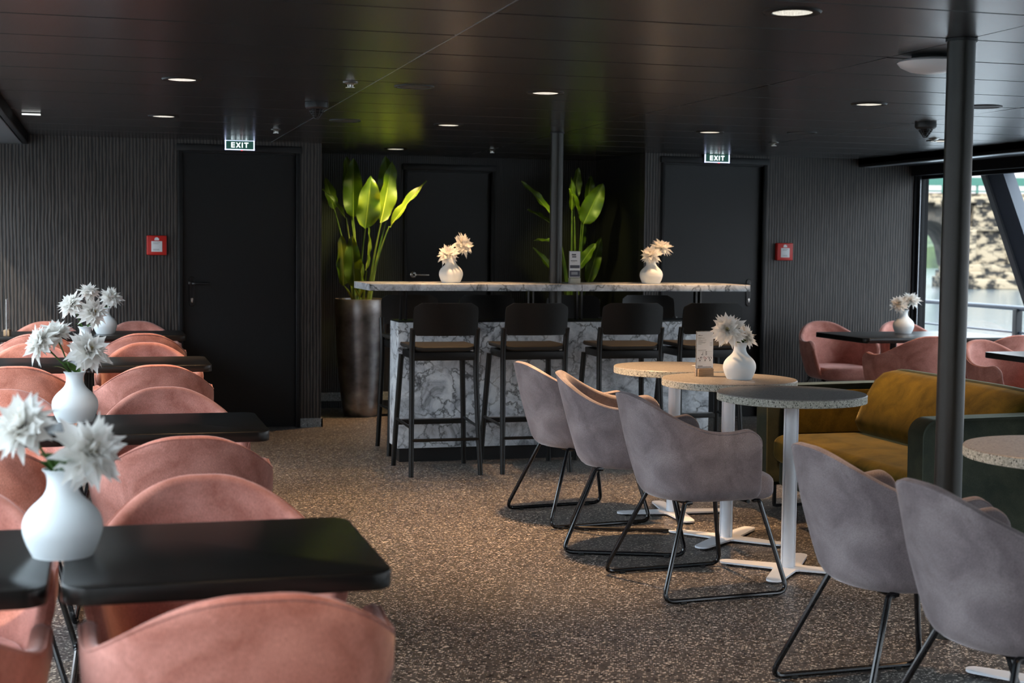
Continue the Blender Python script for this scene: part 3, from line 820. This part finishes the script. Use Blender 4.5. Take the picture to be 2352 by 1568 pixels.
# ---------------------------------------------------------------- vases and flowers
def vase():
    t = thing('vase', (0, 0, 0), 0, 'x', 'vase')
    pr_ = [(.001, .001), (.052, 0), (.058, .003), (.063, .012), (.070, .028), (.0755, .046), (.0765, .058), (.0745, .072), (.068, .086), (.057, .099), (.045, .110), (.036, .120), (.0305, .131), (.0285, .142), (.029, .154), (.032, .163), (.0365, .169), (.0375, .1705), (.0365, .1715), (.033, .1700), (.028, .162), (.0255, .150), (.026, .135), (.04, .105), (.06, .07), (.055, .02), (.001, .015)]
    # smooth the profile
    def cr_(p):
        out = []
        for i in range(len(p)-1):
            a, b, c, d = p[max(i-1, 0)], p[i], p[i+1], p[min(i+2, len(p)-1)]
            for k in range(3):
                s = k/3
                out.append(tuple(.5*((2*b[j])+(-a[j]+c[j])*s+(2*a[j]-5*b[j]+4*c[j]-d[j])*s*s+(-a[j]+3*b[j]-3*c[j]+d[j])*s**3) for j in (0, 1)))
        out.append(p[-1]); return [(max(.0008, r), z) for r, z in out]
    body = MB().lathe(cr_(pr_), 48); body.build('vase_body', vase_m, t, 60); return t
def vase_single(loc, label, group, first=[None]):
    if first[0] is None:
        v = vase(); o = kids(v)[0]; o.name = 'vase'; bpy.data.objects.remove(v); o.name = 'vase'; o.parent = None; o['category'] = 'vase'; first[0] = o
    else:
        o = first[0].copy(); C.objects.link(o)
    o.location = loc; o['label'] = label; o['group'] = group; return o

def bloom_mesh(seed, droop=0.0):
    rnd = random.Random(seed); mb = MB()
    layers = [(7, 80, .026, .012), (9, 66, .038, .017), (11, 52, .050, .022), (13, 36, .060, .026), (13, 18, .067, .029), (12, 0, .070, .030), (10, -20, .068, .029), (7, -42, .058, .025)]
    for li, (n, el, L, W) in enumerate(layers):
        for k in range(n):
            az = 2*PI*(k+rnd.uniform(-.3, .3))/n+li*.5; e0 = rad(el+rnd.uniform(-10, 10)); l = L*rnd.uniform(.82, 1.12); w_ = W*rnd.uniform(.8, 1.15)
            d = Vector((cos(az)*cos(e0), sin(az)*cos(e0), sin(e0))); side_ = Vector((-sin(az), cos(az), 0)); upv = side_.cross(d)*-1
            curl = rnd.uniform(-.42, .22); tw = rnd.uniform(-.5, .5); N = 6; vs = []
            s2 = side_*cos(tw)+upv*sin(tw); u2 = s2.cross(d)*-1
            for i in range(N+1):
                q = i/N; ww = w_*(sin(PI*min(1, q*.86+.12))**.62)*(1-.12*q) if i < N else .0006
                if i == N-1: ww *= .55
                c = d*(l*q)+u2*(curl*l*q*q)+Vector((0, 0, -.002))
                cup = .38*ww
                wav = rnd.uniform(-.18, .18)*ww
                vs += [c-s2*ww*.5+u2*(cup*.5+wav), c-u2*cup*.25, c+s2*ww*.5+u2*(cup*.5-wav)]
            fs = []
            for i in range(N):
                a = i*3; fs += [(a, a+1, a+4, a+3), (a+1, a+2, a+5, a+4)]
            mb.add(vs, fs, 1 if li == 0 else 0)
    # green sepals under the head
    for k in range(7):
        az = 2*PI*k/7; d = Vector((cos(az)*.75, sin(az)*.75, -.65)); s_ = Vector((-sin(az), cos(az), 0))
        mb.add([d*.002, d*.014-s_*.004, d*.030, d*.014+s_*.004], [(0, 1, 2, 3)], 2)
    me = mb.build('bloom_tmp', [petal, petal_in, petal_leaf], None, 0)
    m_ = me.data; bpy.data.objects.remove(me)
    for p in m_.polygons: p.use_smooth = True
    return m_
BL = [bloom_mesh(s) for s in (3, 11, 27, 40, 58)]
bi = [0]
def flower(vx, vy, vz, p, facing, scale, label, group, leaves=1, leaf_sz=.07, lrot=0):
    """vx,vy,vz vase foot; p = head centre; facing = direction the head looks"""
    base = Vector((vx, vy, vz)); mouth = Vector((0, 0, .165)); foot = Vector((0, 0, .03))
    t = thing('dahlia', base, 0, label, 'flower', group)
    hp = Vector(p)-base; f = Vector(facing).normalized()
    bi[0] += 1; rnd = random.Random(bi[0]*7)
    o = bpy.data.objects.new('blossom', BL[bi[0] % 5]); C.objects.link(o); o.parent = t
    o.location = hp; o.rotation_mode = 'QUATERNION'; from mathutils import Quaternion
    o.rotation_quaternion = f.to_track_quat('Z', 'Y') @ Quaternion((0, 0, 1), rnd.uniform(0, 6)); o.scale = (scale,)*3
    mo = mouth+Vector((hp.x, hp.y, 0)).normalized()*.012 if Vector((hp.x, hp.y, 0)).length > .001 else mouth
    q0, q1, q2, q3 = foot, mo, mo.lerp(hp, .55)+Vector((0, 0, .012)), hp-f*.012
    pts = [q0, mo*.5+foot*.5, mo]+[mo*(1-s)**2+q2*2*s*(1-s)+q3*s*s for s in (.25, .5, .75, 1)]
    MB().tube(pts, .0028, 8).build('stem', stem_m, t)
    for k in range(leaves):
        a = lrot+k*2.2+rnd.uniform(-.3, .3); d = Vector((cos(a)*.62, sin(a)*.62, .65)).normalized(); s_ = Vector((-sin(a), cos(a), 0)); u_ = s_.cross(d)*-1
        st = mo+Vector((0, 0, -.004)); vs = []; N = 8
        for i in range(N+1):
            q = i/N; ww = leaf_sz*.46*sin(PI*q**.8)**.9+.0006; c = st+d*(leaf_sz*q*1.1)-Vector((0, 0, leaf_sz*.45*q*q))
            vs += [c-s_*ww*.5+u_*ww*.12, c, c+s_*ww*.5+u_*ww*.12]
        fs = []
        for i in range(N): b = i*3; fs += [(b, b+1, b+4, b+3), (b+1, b+2, b+5, b+4)]
        MB().add(vs, fs).build('leaf', petal_leaf, t, 80)
    return t
TZ = .76
V = [  # foot position, vase label, flowers (head position, facing, scale, label)
 ((-.078, 2.98, TZ), 'white round bellied vase on the nearest left black tables, in the foreground',
  [((-.152, 2.97, 1.018), (-.5, -.45, .65), 1.08, 'big white dahlia at the left edge, in the nearest vase', 1, .06, 2.6),
   ((-.026, 2.95, .968), (.45, -.75, .25), 1.12, 'big white dahlia leaning right, in the nearest vase', 2, .10, 2.4)]),
 ((-.092, 5.19, TZ), 'white vase on the second left tables, behind the nearest vase',
  [((-.205, 5.17, 1.030), (-.75, -.25, .35), 1.05, 'white dahlia drooping left, in the second left vase', 1, .08, 3.0),
   ((-.155, 5.21, 1.062), (-.1, -.2, .95), .95, 'white dahlia standing highest, in the second left vase', 0, .06, 0),
   ((-.045, 5.15, 1.005), (.35, -.65, .55), 1.2, 'large white dahlia on the right, in the second left vase', 2, .11, .2)]),
 ((-.086, 8.04-.15, TZ), 'white vase mostly hidden by flowers on the third left tables',
  [((-.155, 7.88, 1.045), (-.6, -.4, .6), 1.15, 'white dahlia on the left, in the third left vase', 1, .07, 2.8),
   ((-.068, 7.90, 1.110), (.1, -.2, .95), .9, 'white dahlia standing highest, in the third left vase', 0, .06, 0),
   ((-.045, 7.85, 1.005), (.35, -.7, .4), 1.25, 'cream hearted dahlia on the right, in the third left vase', 1, .07, .2)]),
 ((.018, 10.06, TZ), 'white vase on the farthest left tables by the ribbed wall',
  [((.055, 10.04, 1.000), (.3, -.5, .75), 1.25, 'white dahlia in the farthest left vase', 1, .06, 3)]),
 ((2.147, 9.12, 1.130), 'white vase standing on the bar left of the pole, lit warm',
  [((2.118, 9.09, 1.312), (-.45, -.45, .6), 1.15, 'cream dahlia drooping left, in the bar vase left of the pole', 0, .06, 0),
   ((2.228, 9.13, 1.375), (.45, -.7, .3), 1.2, 'cream dahlia leaning right, in the bar vase left of the pole', 1, .06, .3)]),
 ((3.512, 9.12, 1.130), 'white vase on the right part of the bar before the right exit door',
  [((3.495, 9.08, 1.322), (-.4, -.5, .65), 1.1, 'cream dahlia on the left, in the bar vase right of the pole', 0, .06, 0),
   ((3.592, 9.15, 1.372), (.25, .2, .9), 1.2, 'white dahlia on the right, in the bar vase right of the pole', 0, .06, 0)]),
 ((2.862, 6.27, .765), 'white vase on the middle round table beside the menu card',
  [((2.780, 6.23, .997), (-.4, -.8, .35), 1.25, 'large cream hearted dahlia looking left, in the round table vase', 1, .07, 4.2),
   ((2.902, 6.29, .962), (.7, -.3, .5), 1.0, 'smaller white dahlia on the right, in the round table vase', 2, .07, 4.6)]),
 ((5.676, 9.58, TZ), 'white vase on the long black table by the right window',
  [((5.625, 9.56, .975), (-.6, -.5, .4), 1.1, 'white dahlia on the left, in the window table vase', 1, .06, 2),
   ((5.725, 9.56, 1.005), (.3, .1, .9), 1.15, 'white dahlia on the right, in the window table vase', 0, .06, 0)]),
]
for loc, l, fl in V:
    vase_single(loc, l, 'white vases')
    for p, f, s, fl_l, lv, ls, lr in fl: flower(*loc, p, f, s, fl_l, 'white dahlias in the vases', lv, ls, lr)

# ---------------------------------------------------------------- menu stands
def menu_stand(loc, rz, label, photo=False, wdt=.100, hgt=.215):
    t = thing('menu_stand', loc, rz, label, 'menu stand', 'upright table menu stands')
    h = wdt/2
    MB().box(-h, h, -.0015, .0015, 0, hgt, b=.0005).build('card_holder', acryl, t)
    MB().box(-h*.86, h*.86, -.018, -.003, .0, .036, b=.001).box(-h*.86, h*.86, .003, .018, .0, .036, b=.001).build('wooden_foot', oak if not photo else plain('pale_foot', (.5, .5, .42), .5), t)
    c = MB().box(-h*.93, h*.93, -.0030, -.0018, .040, hgt-.003).build('card', paper, t)
    ik = MB(); rd = MB(); rnd = random.Random(5)
    def ln(x0, x1, z, hh=.0016, m=ik): m.box(x0*wdt, x1*wdt, -.0034, -.0029, z*hgt, z*hgt+hh)
    if not photo:
        ln(-.40, -.27, .90, .0030); ln(-.25, -.15, .90, .0015)
        for k, e_ in enumerate((-.2, -.02, -.25, .08, -.15, .06, 0, -.2)): ln(-.40, e_, .865-.022*k, .0012)
        for k in (5, 6, 7): ln(.28, .42, .865-.03*k+.02, .0012)
        ln(-.40, .08, .575, .0016); ln(-.40, .42, .55, .0005)
        for k, (a, b) in enumerate(((-.12, -.10), (-.15, -.10), (-.20, -.10))):
            ln(a, b, .535-.032*k, .0035); ln(.04, .12, .535-.032*k, .0030); ln(-.1, .42, .525-.032*k, .0005)
        for cx, mm in ((-.28, ik), (.02, rd), (.30, ik)):
            for k in range(9):
                xx = cx+rnd.uniform(-.12, .10); ln(xx, xx+.04, .395+rnd.uniform(-.02, .03), .003, mm)
            ln(cx-.04, cx+.04, .345, .005); ln(cx-.05, cx+.05, .325, .001)
        ln(-.40, -.12, .225, .0025); ln(-.40, .40, .20, .0025)
    else:
        ln(-.28, .10, .86, .010); ln(-.25, .12, .80, .008); ln(-.36, .20, .69, .004); ln(-.3, 0, .66, .001)
        ik.box(-h*.90, h*.90, -.0034, -.0029, .044, .085); ln(-.42, .42, .47, .02)
        rd.box(-h*.6, h*.5, -.0038, -.0033, .058, .076)
    ik.build('print', ink if not photo else plain('photo_print', (.07, .08, .11), .6), c)
    rd.build('picture', ink_red if not photo else plain('photo_print_light', (.30, .32, .36), .6), c)
    return t
menu_stand((2.753, 6.43, .765), .22, 'white menu card in a wooden foot beside the round table vase')
menu_stand((2.962, 9.075, 1.130), .12, 'small photo menu card on the bar right of the pole', True, .082, .212)
menu_stand((-.59, 9.93, TZ), 1.50, 'thin menu stand seen edge on at the left photo edge, on the farthest left table', False, .11, .235)
o = MB().box(-.045, .045, -.03, .03, 0, .0012).build('paper_slip', paper); o.location = (2.985, 7.0, .7655); o.rotation_euler = (0, 0, .3)
tag(o, 'white paper slip lying flat on the round table nearest the bar', 'paper')

# ---------------------------------------------------------------- wall fittings
def exit_sign(x, z, label):
    t = thing('exit_sign', (x, WY-.045, z), 0, label, 'exit sign', 'lit exit signs')
    W, H = .106, .036
    MB().box(-W, W, .0, .044, -H, H, b=.003).build('housing', black_matt, t)
    MB().box(-W+.006, W-.006, -.003, .0005, -H+.006, H-.006).build('face_panel', exit_green, t)
    MB().box(-W, W, -.006, 0, H-.006, H).box(-W, W, -.006, 0, -H, -H+.006).box(-W, -W+.007, -.006, 0, -H, H).box(W-.007, W, -.006, 0, -H, H).build('lit_border', exit_edge, t)
    L = MB(); y0, y1 = -.006, -.003; h = .018; s = .006
    def bar(a, b):
        a = Vector(a); b = Vector(b); d = (b-a).normalized(); p = Vector((-d.y, d.x))*s/2
        q = [a-p, b-p, b+p, a+p]; vs = [Vector((v.x, y0, v.y)) for v in q]+[Vector((v.x, y1, v.y)) for v in q]
        L.add(vs, [(0, 1, 2, 3), (7, 6, 5, 4), (0, 4, 5, 1), (1, 5, 6, 2), (2, 6, 7, 3), (3, 7, 4, 0)])
    x0 = -.058; bar((x0, -h), (x0, h))
    for zz in (-h+s/2, 0, h-s/2): bar((x0, zz), (x0+.022, zz))
    x1 = -.024; bar((x1, -h), (x1+.027, h)); bar((x1, h), (x1+.027, -h))
    bar((.018, -h), (.018, h)); bar((.032, h-s/2), (.062, h-s/2)); bar((.047, -h), (.047, h))
    L.build('lettering', exit_glow, t, 0)
    MB().box(.010, .020, -.007, 0, -H-.004, -H+.001).build('status_led', emis('red_led', (.9, .02, .03), 1.2), t)
    return t
exit_sign(.971, 2.078, 'small lit EXIT sign above the left black door')
exit_sign(4.722, 2.083, 'small lit EXIT sign above the right black door')
def call_point(x, z, label):
    t = thing('fire_call_point', (x, WY-.022, z), 0, label, 'fire alarm box', 'red fire call points')
    MB().box(-.070, .070, -.018, .022, -.070, .070, b=.006).build('housing', red, t)
    MB().box(-.038, .038, -.021, -.017, -.046, .030, b=.001).build('press_panel', paper, t)
    k = MB(); 
    for a, b, zz in ((-.026, .024, .018), (-.026, .012, .010), (-.026, .018, -.030), (-.026, .020, -.037)): k.box(a, b, -.0215, -.0205, zz, zz+.003)
    k.build('print', plain('call_point_print', (.35, .35, .35), .7), t)
    s = MB(); T = lambda pts: [Vector((a, -.0185, b)) for a, b in pts]
    p = T([(-.016, .036), (.016, .036), (.016, .048), (.004, .058), (-.010, .056), (-.016, .046)]); q = [v+Vector((0, .001, 0)) for v in p]
    s.loft([p, q]); s.build('flame_symbol', paper, t, 0)
    return t
call_point(.381, 1.345, 'red fire alarm box on the ribbed wall left of the left door')
call_point(5.338, 1.345, 'red fire alarm box on the ribbed wall right of the right door')

# ---------------------------------------------------------------- potted plants
def blade(mb_leaf, mb_rib, base, tip, width, nrm, curl=.12, seed=0):
    base, tip = Vector(base), Vector(tip); d = (tip-base); L = d.length; d.normalize()
    n = Vector(nrm); n = (n-d*n.dot(d)).normalized(); s_ = d.cross(n); rnd = random.Random(seed); N = 14; K = 6; vs = []
    ph = rnd.uniform(0, 6)
    rib = []
    for i in range(N+1):
        q = i/N; ww = width*.57*(sin(PI*(q**.78))**.62 if 0 < q < 1 else 0)*(1-.12*q)+.0008
        c = base+d*(L*q)+n*(-curl*L*(q-.5)**2+curl*L*.25*.0)
        rib.append(c+n*.001)
        for k in range(-K, K+1):
            v = k/K; fold = abs(v)*ww*.38; wave = .016*width/.15*sin(q*15+ph+(2 if v > 0 else 0))*abs(v)**1.5+.003*sin(q*60+ph)*abs(v)
            vs.append(c+s_*(ww*v)*(1-.06*abs(v))+n*(fold+wave))
    m = 2*K+1
    fs = [(i*m+k, i*m+k+1, (i+1)*m+k+1, (i+1)*m+k) for i in range(N) for k in range(m-1)]
    mb_leaf.add(vs, fs)
    mb_rib.tube([p-n*.0015 for p in rib], [.0042*(1-.8*i/N) for i in range(N+1)], 6)
def plant(px, py, label, leaves, group):
    t = thing('potted_plant', (px, py, 0), 0, label, 'potted plant', group)
    MB().lathe([(.13, 0), (.135, .006), (.150, .10), (.176, .32), (.194, .56), (.204, .80), (.209, .93), (.206, .936), (.196, .932), (.192, .90), (.19, .86)], 56, cap1=False).build('planter', pot_m, t, 50)
    s = MB(); s.lathe([(.191, .895), (.12, .905), (.001, .910)], 40, cap0=False); so = s.build('soil', soil, t)
    rnd = random.Random(4)
    for i, (b, tp, wd, ny) in enumerate(leaves):
        b = Vector(b)-Vector((px, py, 0)); tp = Vector(tp)-Vector((px, py, 0))
        lf, rb_ = MB(), MB(); blade(lf, rb_, b, tp, wd, ny, .10, i+int(px*10))
        lo = lf.build('leaf', leaf_m, t, 80)
        rb_.build('midrib', midrib_m, lo)
        r0 = Vector((b.x*.22+rnd.uniform(-.03, .03), rnd.uniform(-.04, .04), .90)); mid = Vector((r0.x+(b.x-r0.x)*.35, r0.y+(b.y-r0.y)*.4, .90+(b.z-.90)*.55))
        pts = [r0*(1-q)**2+mid*2*q*(1-q)+b*q*q for q in [k/8 for k in range(9)]]
        MB().tube(pts, [.013-.0085*k/8 for k in range(9)], 8).build('stalk', stalk_m, lo)
    return t
F_ = (0, -1, .1)
plant(1.985, 11.55, 'tall banana leaf plant in a gunmetal planter left of the bar', [
 ((1.914, 11.66, 1.68), (1.885, 11.68, 2.065), .11, (.2, -1, .1)), ((1.928, 11.60, 1.577), (1.936, 11.64, 2.05), .155, (-.3, -1, .1)),
 ((1.985, 11.37, 1.49), (2.024, 11.33, 1.90), .185, (.1, -1, .15)), ((2.131, 11.47, 1.54), (2.226, 11.50, 2.03), .145, (.35, -1, .1)),
 ((2.219, 11.64, 1.62), (2.206, 11.70, 2.08), .15, (-.2, -1, 0)), ((2.185, 11.42, 1.51), (2.452, 11.30, 1.874), .10, (-.5, -.45, .7)),
 ((1.855, 11.5, 1.575), (1.673, 11.5, 1.80), .055, (.4, -.6, .6)), ((1.84, 11.5, 1.04), (1.815, 11.48, 1.437), .125, (.3, -1, .1)),
 ((1.918, 11.45, 1.02), (1.886, 11.42, 1.435), .14, (-.3, -1, .1)), ((1.955, 11.42, .93), (1.965, 11.38, 1.25), .07, (.9, -.5, .1)),
 ((1.785, 11.66, 1.645), (1.722, 11.7, 1.892), .09, (.2, -1, .1)), ((2.02, 11.5, 1.16), (2.045, 11.5, 1.50), .06, (.8, -.5, .1))], 'tall leafy plants behind the bar')
plant(3.76, 11.50, 'tall banana leaf plant behind the bar pole, right of the middle door', [
 ((3.548, 11.42, 1.61), (3.258, 11.38, 1.892), .075, (.3, -.8, .6)), ((3.569, 11.5, 1.548), (3.345, 11.5, 1.668), .055, (.2, -.5, .8)),
 ((3.725, 11.5, 1.66), (3.705, 11.46, 1.93), .06, (.2, -1, .1)), ((3.783, 11.42, 1.58), (3.668, 11.38, 1.84), .075, (.7, -.7, .2)),
 ((3.785, 11.38, 1.55), (3.935, 11.34, 1.885), .16, (-.25, -1, .15)), ((3.771, 11.6, 1.75), (3.810, 11.6, 2.02), .085, (0, -1, .1)),
 ((3.60, 11.4, 1.40), (3.366, 11.38, 1.42), .055, (0, -.35, .9)), ((3.60, 11.4, 1.09), (3.371, 11.4, 1.36), .06, (.3, -.8, .4)),
 ((3.75, 11.4, 1.19), (3.895, 11.38, 1.40), .09, (-.5, -.8, .4)), ((3.904, 11.6, 1.06), (4.015, 11.6, 1.45), .11, (-.3, -1, .1)),
 ((3.90, 11.62, 1.74), (3.937, 11.65, 1.96), .08, (0, -1, .1)), ((3.80, 11.45, 1.36), (3.79, 11.42, 1.62), .07, (.6, -.7, .1))], 'tall leafy plants behind the bar')
# plant spots: small yellow green LED heads in the recess ceiling
for x, y, a, e in ((2.30, 11.05, (2.02, 11.5, 1.55), 15), (3.45, 11.0, (3.75, 11.45, 1.55), 12)):
    lamp(x, y, e, (.98, 1, .25), 1.1, .8, aim=a, r=.03)

# ---------------------------------------------------------------- outside
def rail(x, label, ysgn):
    t = thing('deck_railing', (x, 3.0, -.03), 0, label, 'railing', 'deck railings')
    m = MB(); m.tube([(0, -9.5, .91), (0, 12.5, .91)], .022, 10).build('top_rail', dark_blue, t)
    MB().tube([(0, -9.5, .70), (0, 12.5, .70)], .010, 8).build('lower_rail', dark_blue, t)
    for k in range(11):
        y = 8.57-2.0*k+3.4
        MB().box(-.03, .03, y-.03, y+.03, 0, .90, b=.004).build('post', frame_black, t)
        MB().box(-.05, .05, y-.05, y+.05, .63, .67, b=.004).build('bracket', alu, t)
rail(RX+1.02, 'dark deck railing outside the right window', 1)
rail(LX-1.2, 'dark deck railing outside the left windows', -1)
def strut(X, y2, label):
    t = thing('diagonal_strut', (X, y2, 0), 0, label, 'strut')
    s = lambda z: (z-2.0)*.62
    def seg(xa, xb, ya, yb, mm, nm):
        mb = MB(); r = [[Vector((x, s(z)+y, z)) for x, y in ((xa, ya), (xb, ya), (xb, yb), (xa, yb))] for z in (-.05, 2.29)]
        mb.loft(r); return mb.build(nm, mm, t)
    seg(-.04, .06, -.13, .085, dark_blue, 'beam'); seg(-.055, -.03, .09, .155, plain('strut_flange', (.13, .13, .14), .5), 'flange')
strut(RX+.22, 10.15, 'navy blue diagonal steel strut outside the right window')

def water_mat():
    q = NT('river_water'); q.b.inputs['Base Color'].default_value = (.10, .12, .13, 1); q.b.inputs['Roughness'].default_value = .12
    q.b.inputs['Specular IOR Level'].default_value = .9
    n = q.n('TexNoise', Scale=.9, Detail=5.0, Roughness=.6); q.l(q.co((.55, 1.6, 1), (0, 0, .6)), n.inputs['Vector'])
    q.bump(n.outputs[0], .25, .12); return q.m
WZ = -1.5
o = MB().box(-500, 600, -400, 700, WZ-.5, WZ).build('river', water_mat(), None, 0); tag(o, 'pale grey rippling river water outside the windows', 'water', kind='stuff')
stone = noisy('weathered_sandstone', (.008, .007, .006), (.26, .205, .14), 1.3, .9, 0, .43, .57, (1, 1, 1.7), .6, 8, bd=.15)
stone_dark = noisy('dark_arch_stone', (.02, .018, .016), (.10, .085, .07), .9, .9, 0, .35, .65, bump=.5, bd=.1)  # darker stone tone for the arches
def bridge():
    Yb = 95.0; zc = lambda z: z
    t = thing('stone_bridge', (63, Yb, WZ), 0, 'weathered stone bridge crossing the river outside the right window', 'bridge')
    R = Matrix.Rotation(rad(-18), 4, 'Z')
    def bb(mb, x0, x1, y0, y1, z0, z1, b=0): mb.box(x0, x1, y0, y1, z0, z1, T=R, b=b)
    for px in (-9.5, .2, 14.5):
        m = MB()
        bb(m, px-2.2, px+2.6, -1.6, 8, .0, .75, .05); bb(m, px-1.95, px+2.3, -1.2, 8, .75, 1.25, .04); bb(m, px-1.7, px+2.0, -.9, 8, 1.25, 1.8, .04)
        bb(m, px-1.45, px+1.75, -.5, 8, 1.8, 4.3); bb(m, px-1.75, px+2.0, -.8, 8, 4.25, 4.55, .03)
        bb(m, px-1.3, px+1.6, -.3, 8, 4.5, 6.3); bb(m, px-1.9, px-1.2, -.9, 0, 1.8, 4.3, .05)
        bb(m, px+1.2, px+1.9, -.9, 0, 1.8, 4.3, .05)
        m.build('pier', stone, t)
    # arches between the piers
    m = MB()
    for a, b in ((-24, -11.6), (-7.2, -1.6), (2.8, 12.2), (17.2, 34)):
        N = 16; c = (a+b)/2; w_ = (b-a)/2; h0 = 3.4
        for i in range(N):
            xa, xb = a+(b-a)*i/N, a+(b-a)*(i+1)/N
            za = 1.6+h0*math.sqrt(max(0, 1-((xa-c)/w_)**2)); zb = 1.6+h0*math.sqrt(max(0, 1-((xb-c)/w_)**2))
            vs = [R @ Vector(p) for p in ((xa, .2, za), (xb, .2, zb), (xb, .2, 6.3), (xa, .2, 6.3), (xa, 8, za), (xb, 8, zb), (xb, 8, 6.3), (xa, 8, 6.3))]
            m.add(vs, [(0, 1, 2, 3), (7, 6, 5, 4), (0, 4, 5, 1), (3, 2, 6, 7)])
    m.build('arch', stone_dark, t, 0)
    m = MB(); bb(m, -40, 50, -.6, 8.3, 6.3, 6.75, .03); bb(m, -40, 50, -.3, 8.1, 6.75, 7.0)
    for k in range(60): bb(m, -40+1.5*k, -39.6+1.5*k, -.7, -.3, 6.0, 6.35)
    m.build('cornice', stone, t)
    m = MB(); bb(m, -6, 50, -.5, -.3, 7.55, 8.15); bb(m, -6, 50, -.4, -.3, 7.1, 7.2)
    for k in range(45): bb(m, -6+1.25*k, -5.85+1.25*k, -.45, -.3, 7.0, 7.6)
    m.build('green_parapet', plain('verdigris_green', (.02, .09, .065), .5), t)
    m = MB()
    for x in (-9.3, -3.0): m.tube([R @ Vector((x, 0, 7)), R @ Vector((x, 0, 9.1)), R @ Vector((x+.5, 0, 9.3))], .09, 8)
    m.build('lamp_post', black_matt, t)
    return t
bridge()
def bank():
    rnd = random.Random(2); m = MB(); vs = []; fs = []
    W, H = 60, 8
    for i in range(W+1):
        for j in range(H+1):
            vs.append((60+i*4.0, 190+i*.3+j*3, WZ+(0 if j == 0 else 1.5+j*.9+rnd.uniform(-.6, 1.4))))
    for i in range(W):
        for j in range(H): a = i*(H+1)+j; fs.append((a, a+H+1, a+H+2, a+1))
    m.add(vs, fs); o = m.build('river_bank', noisy('distant_foliage', (.006, .014, .005), (.03, .05, .012), .35, .9, 0, .35, .65), None, 0)
    tag(o, 'green far river bank beneath the bridge arch', 'river bank', kind='stuff')
bank()
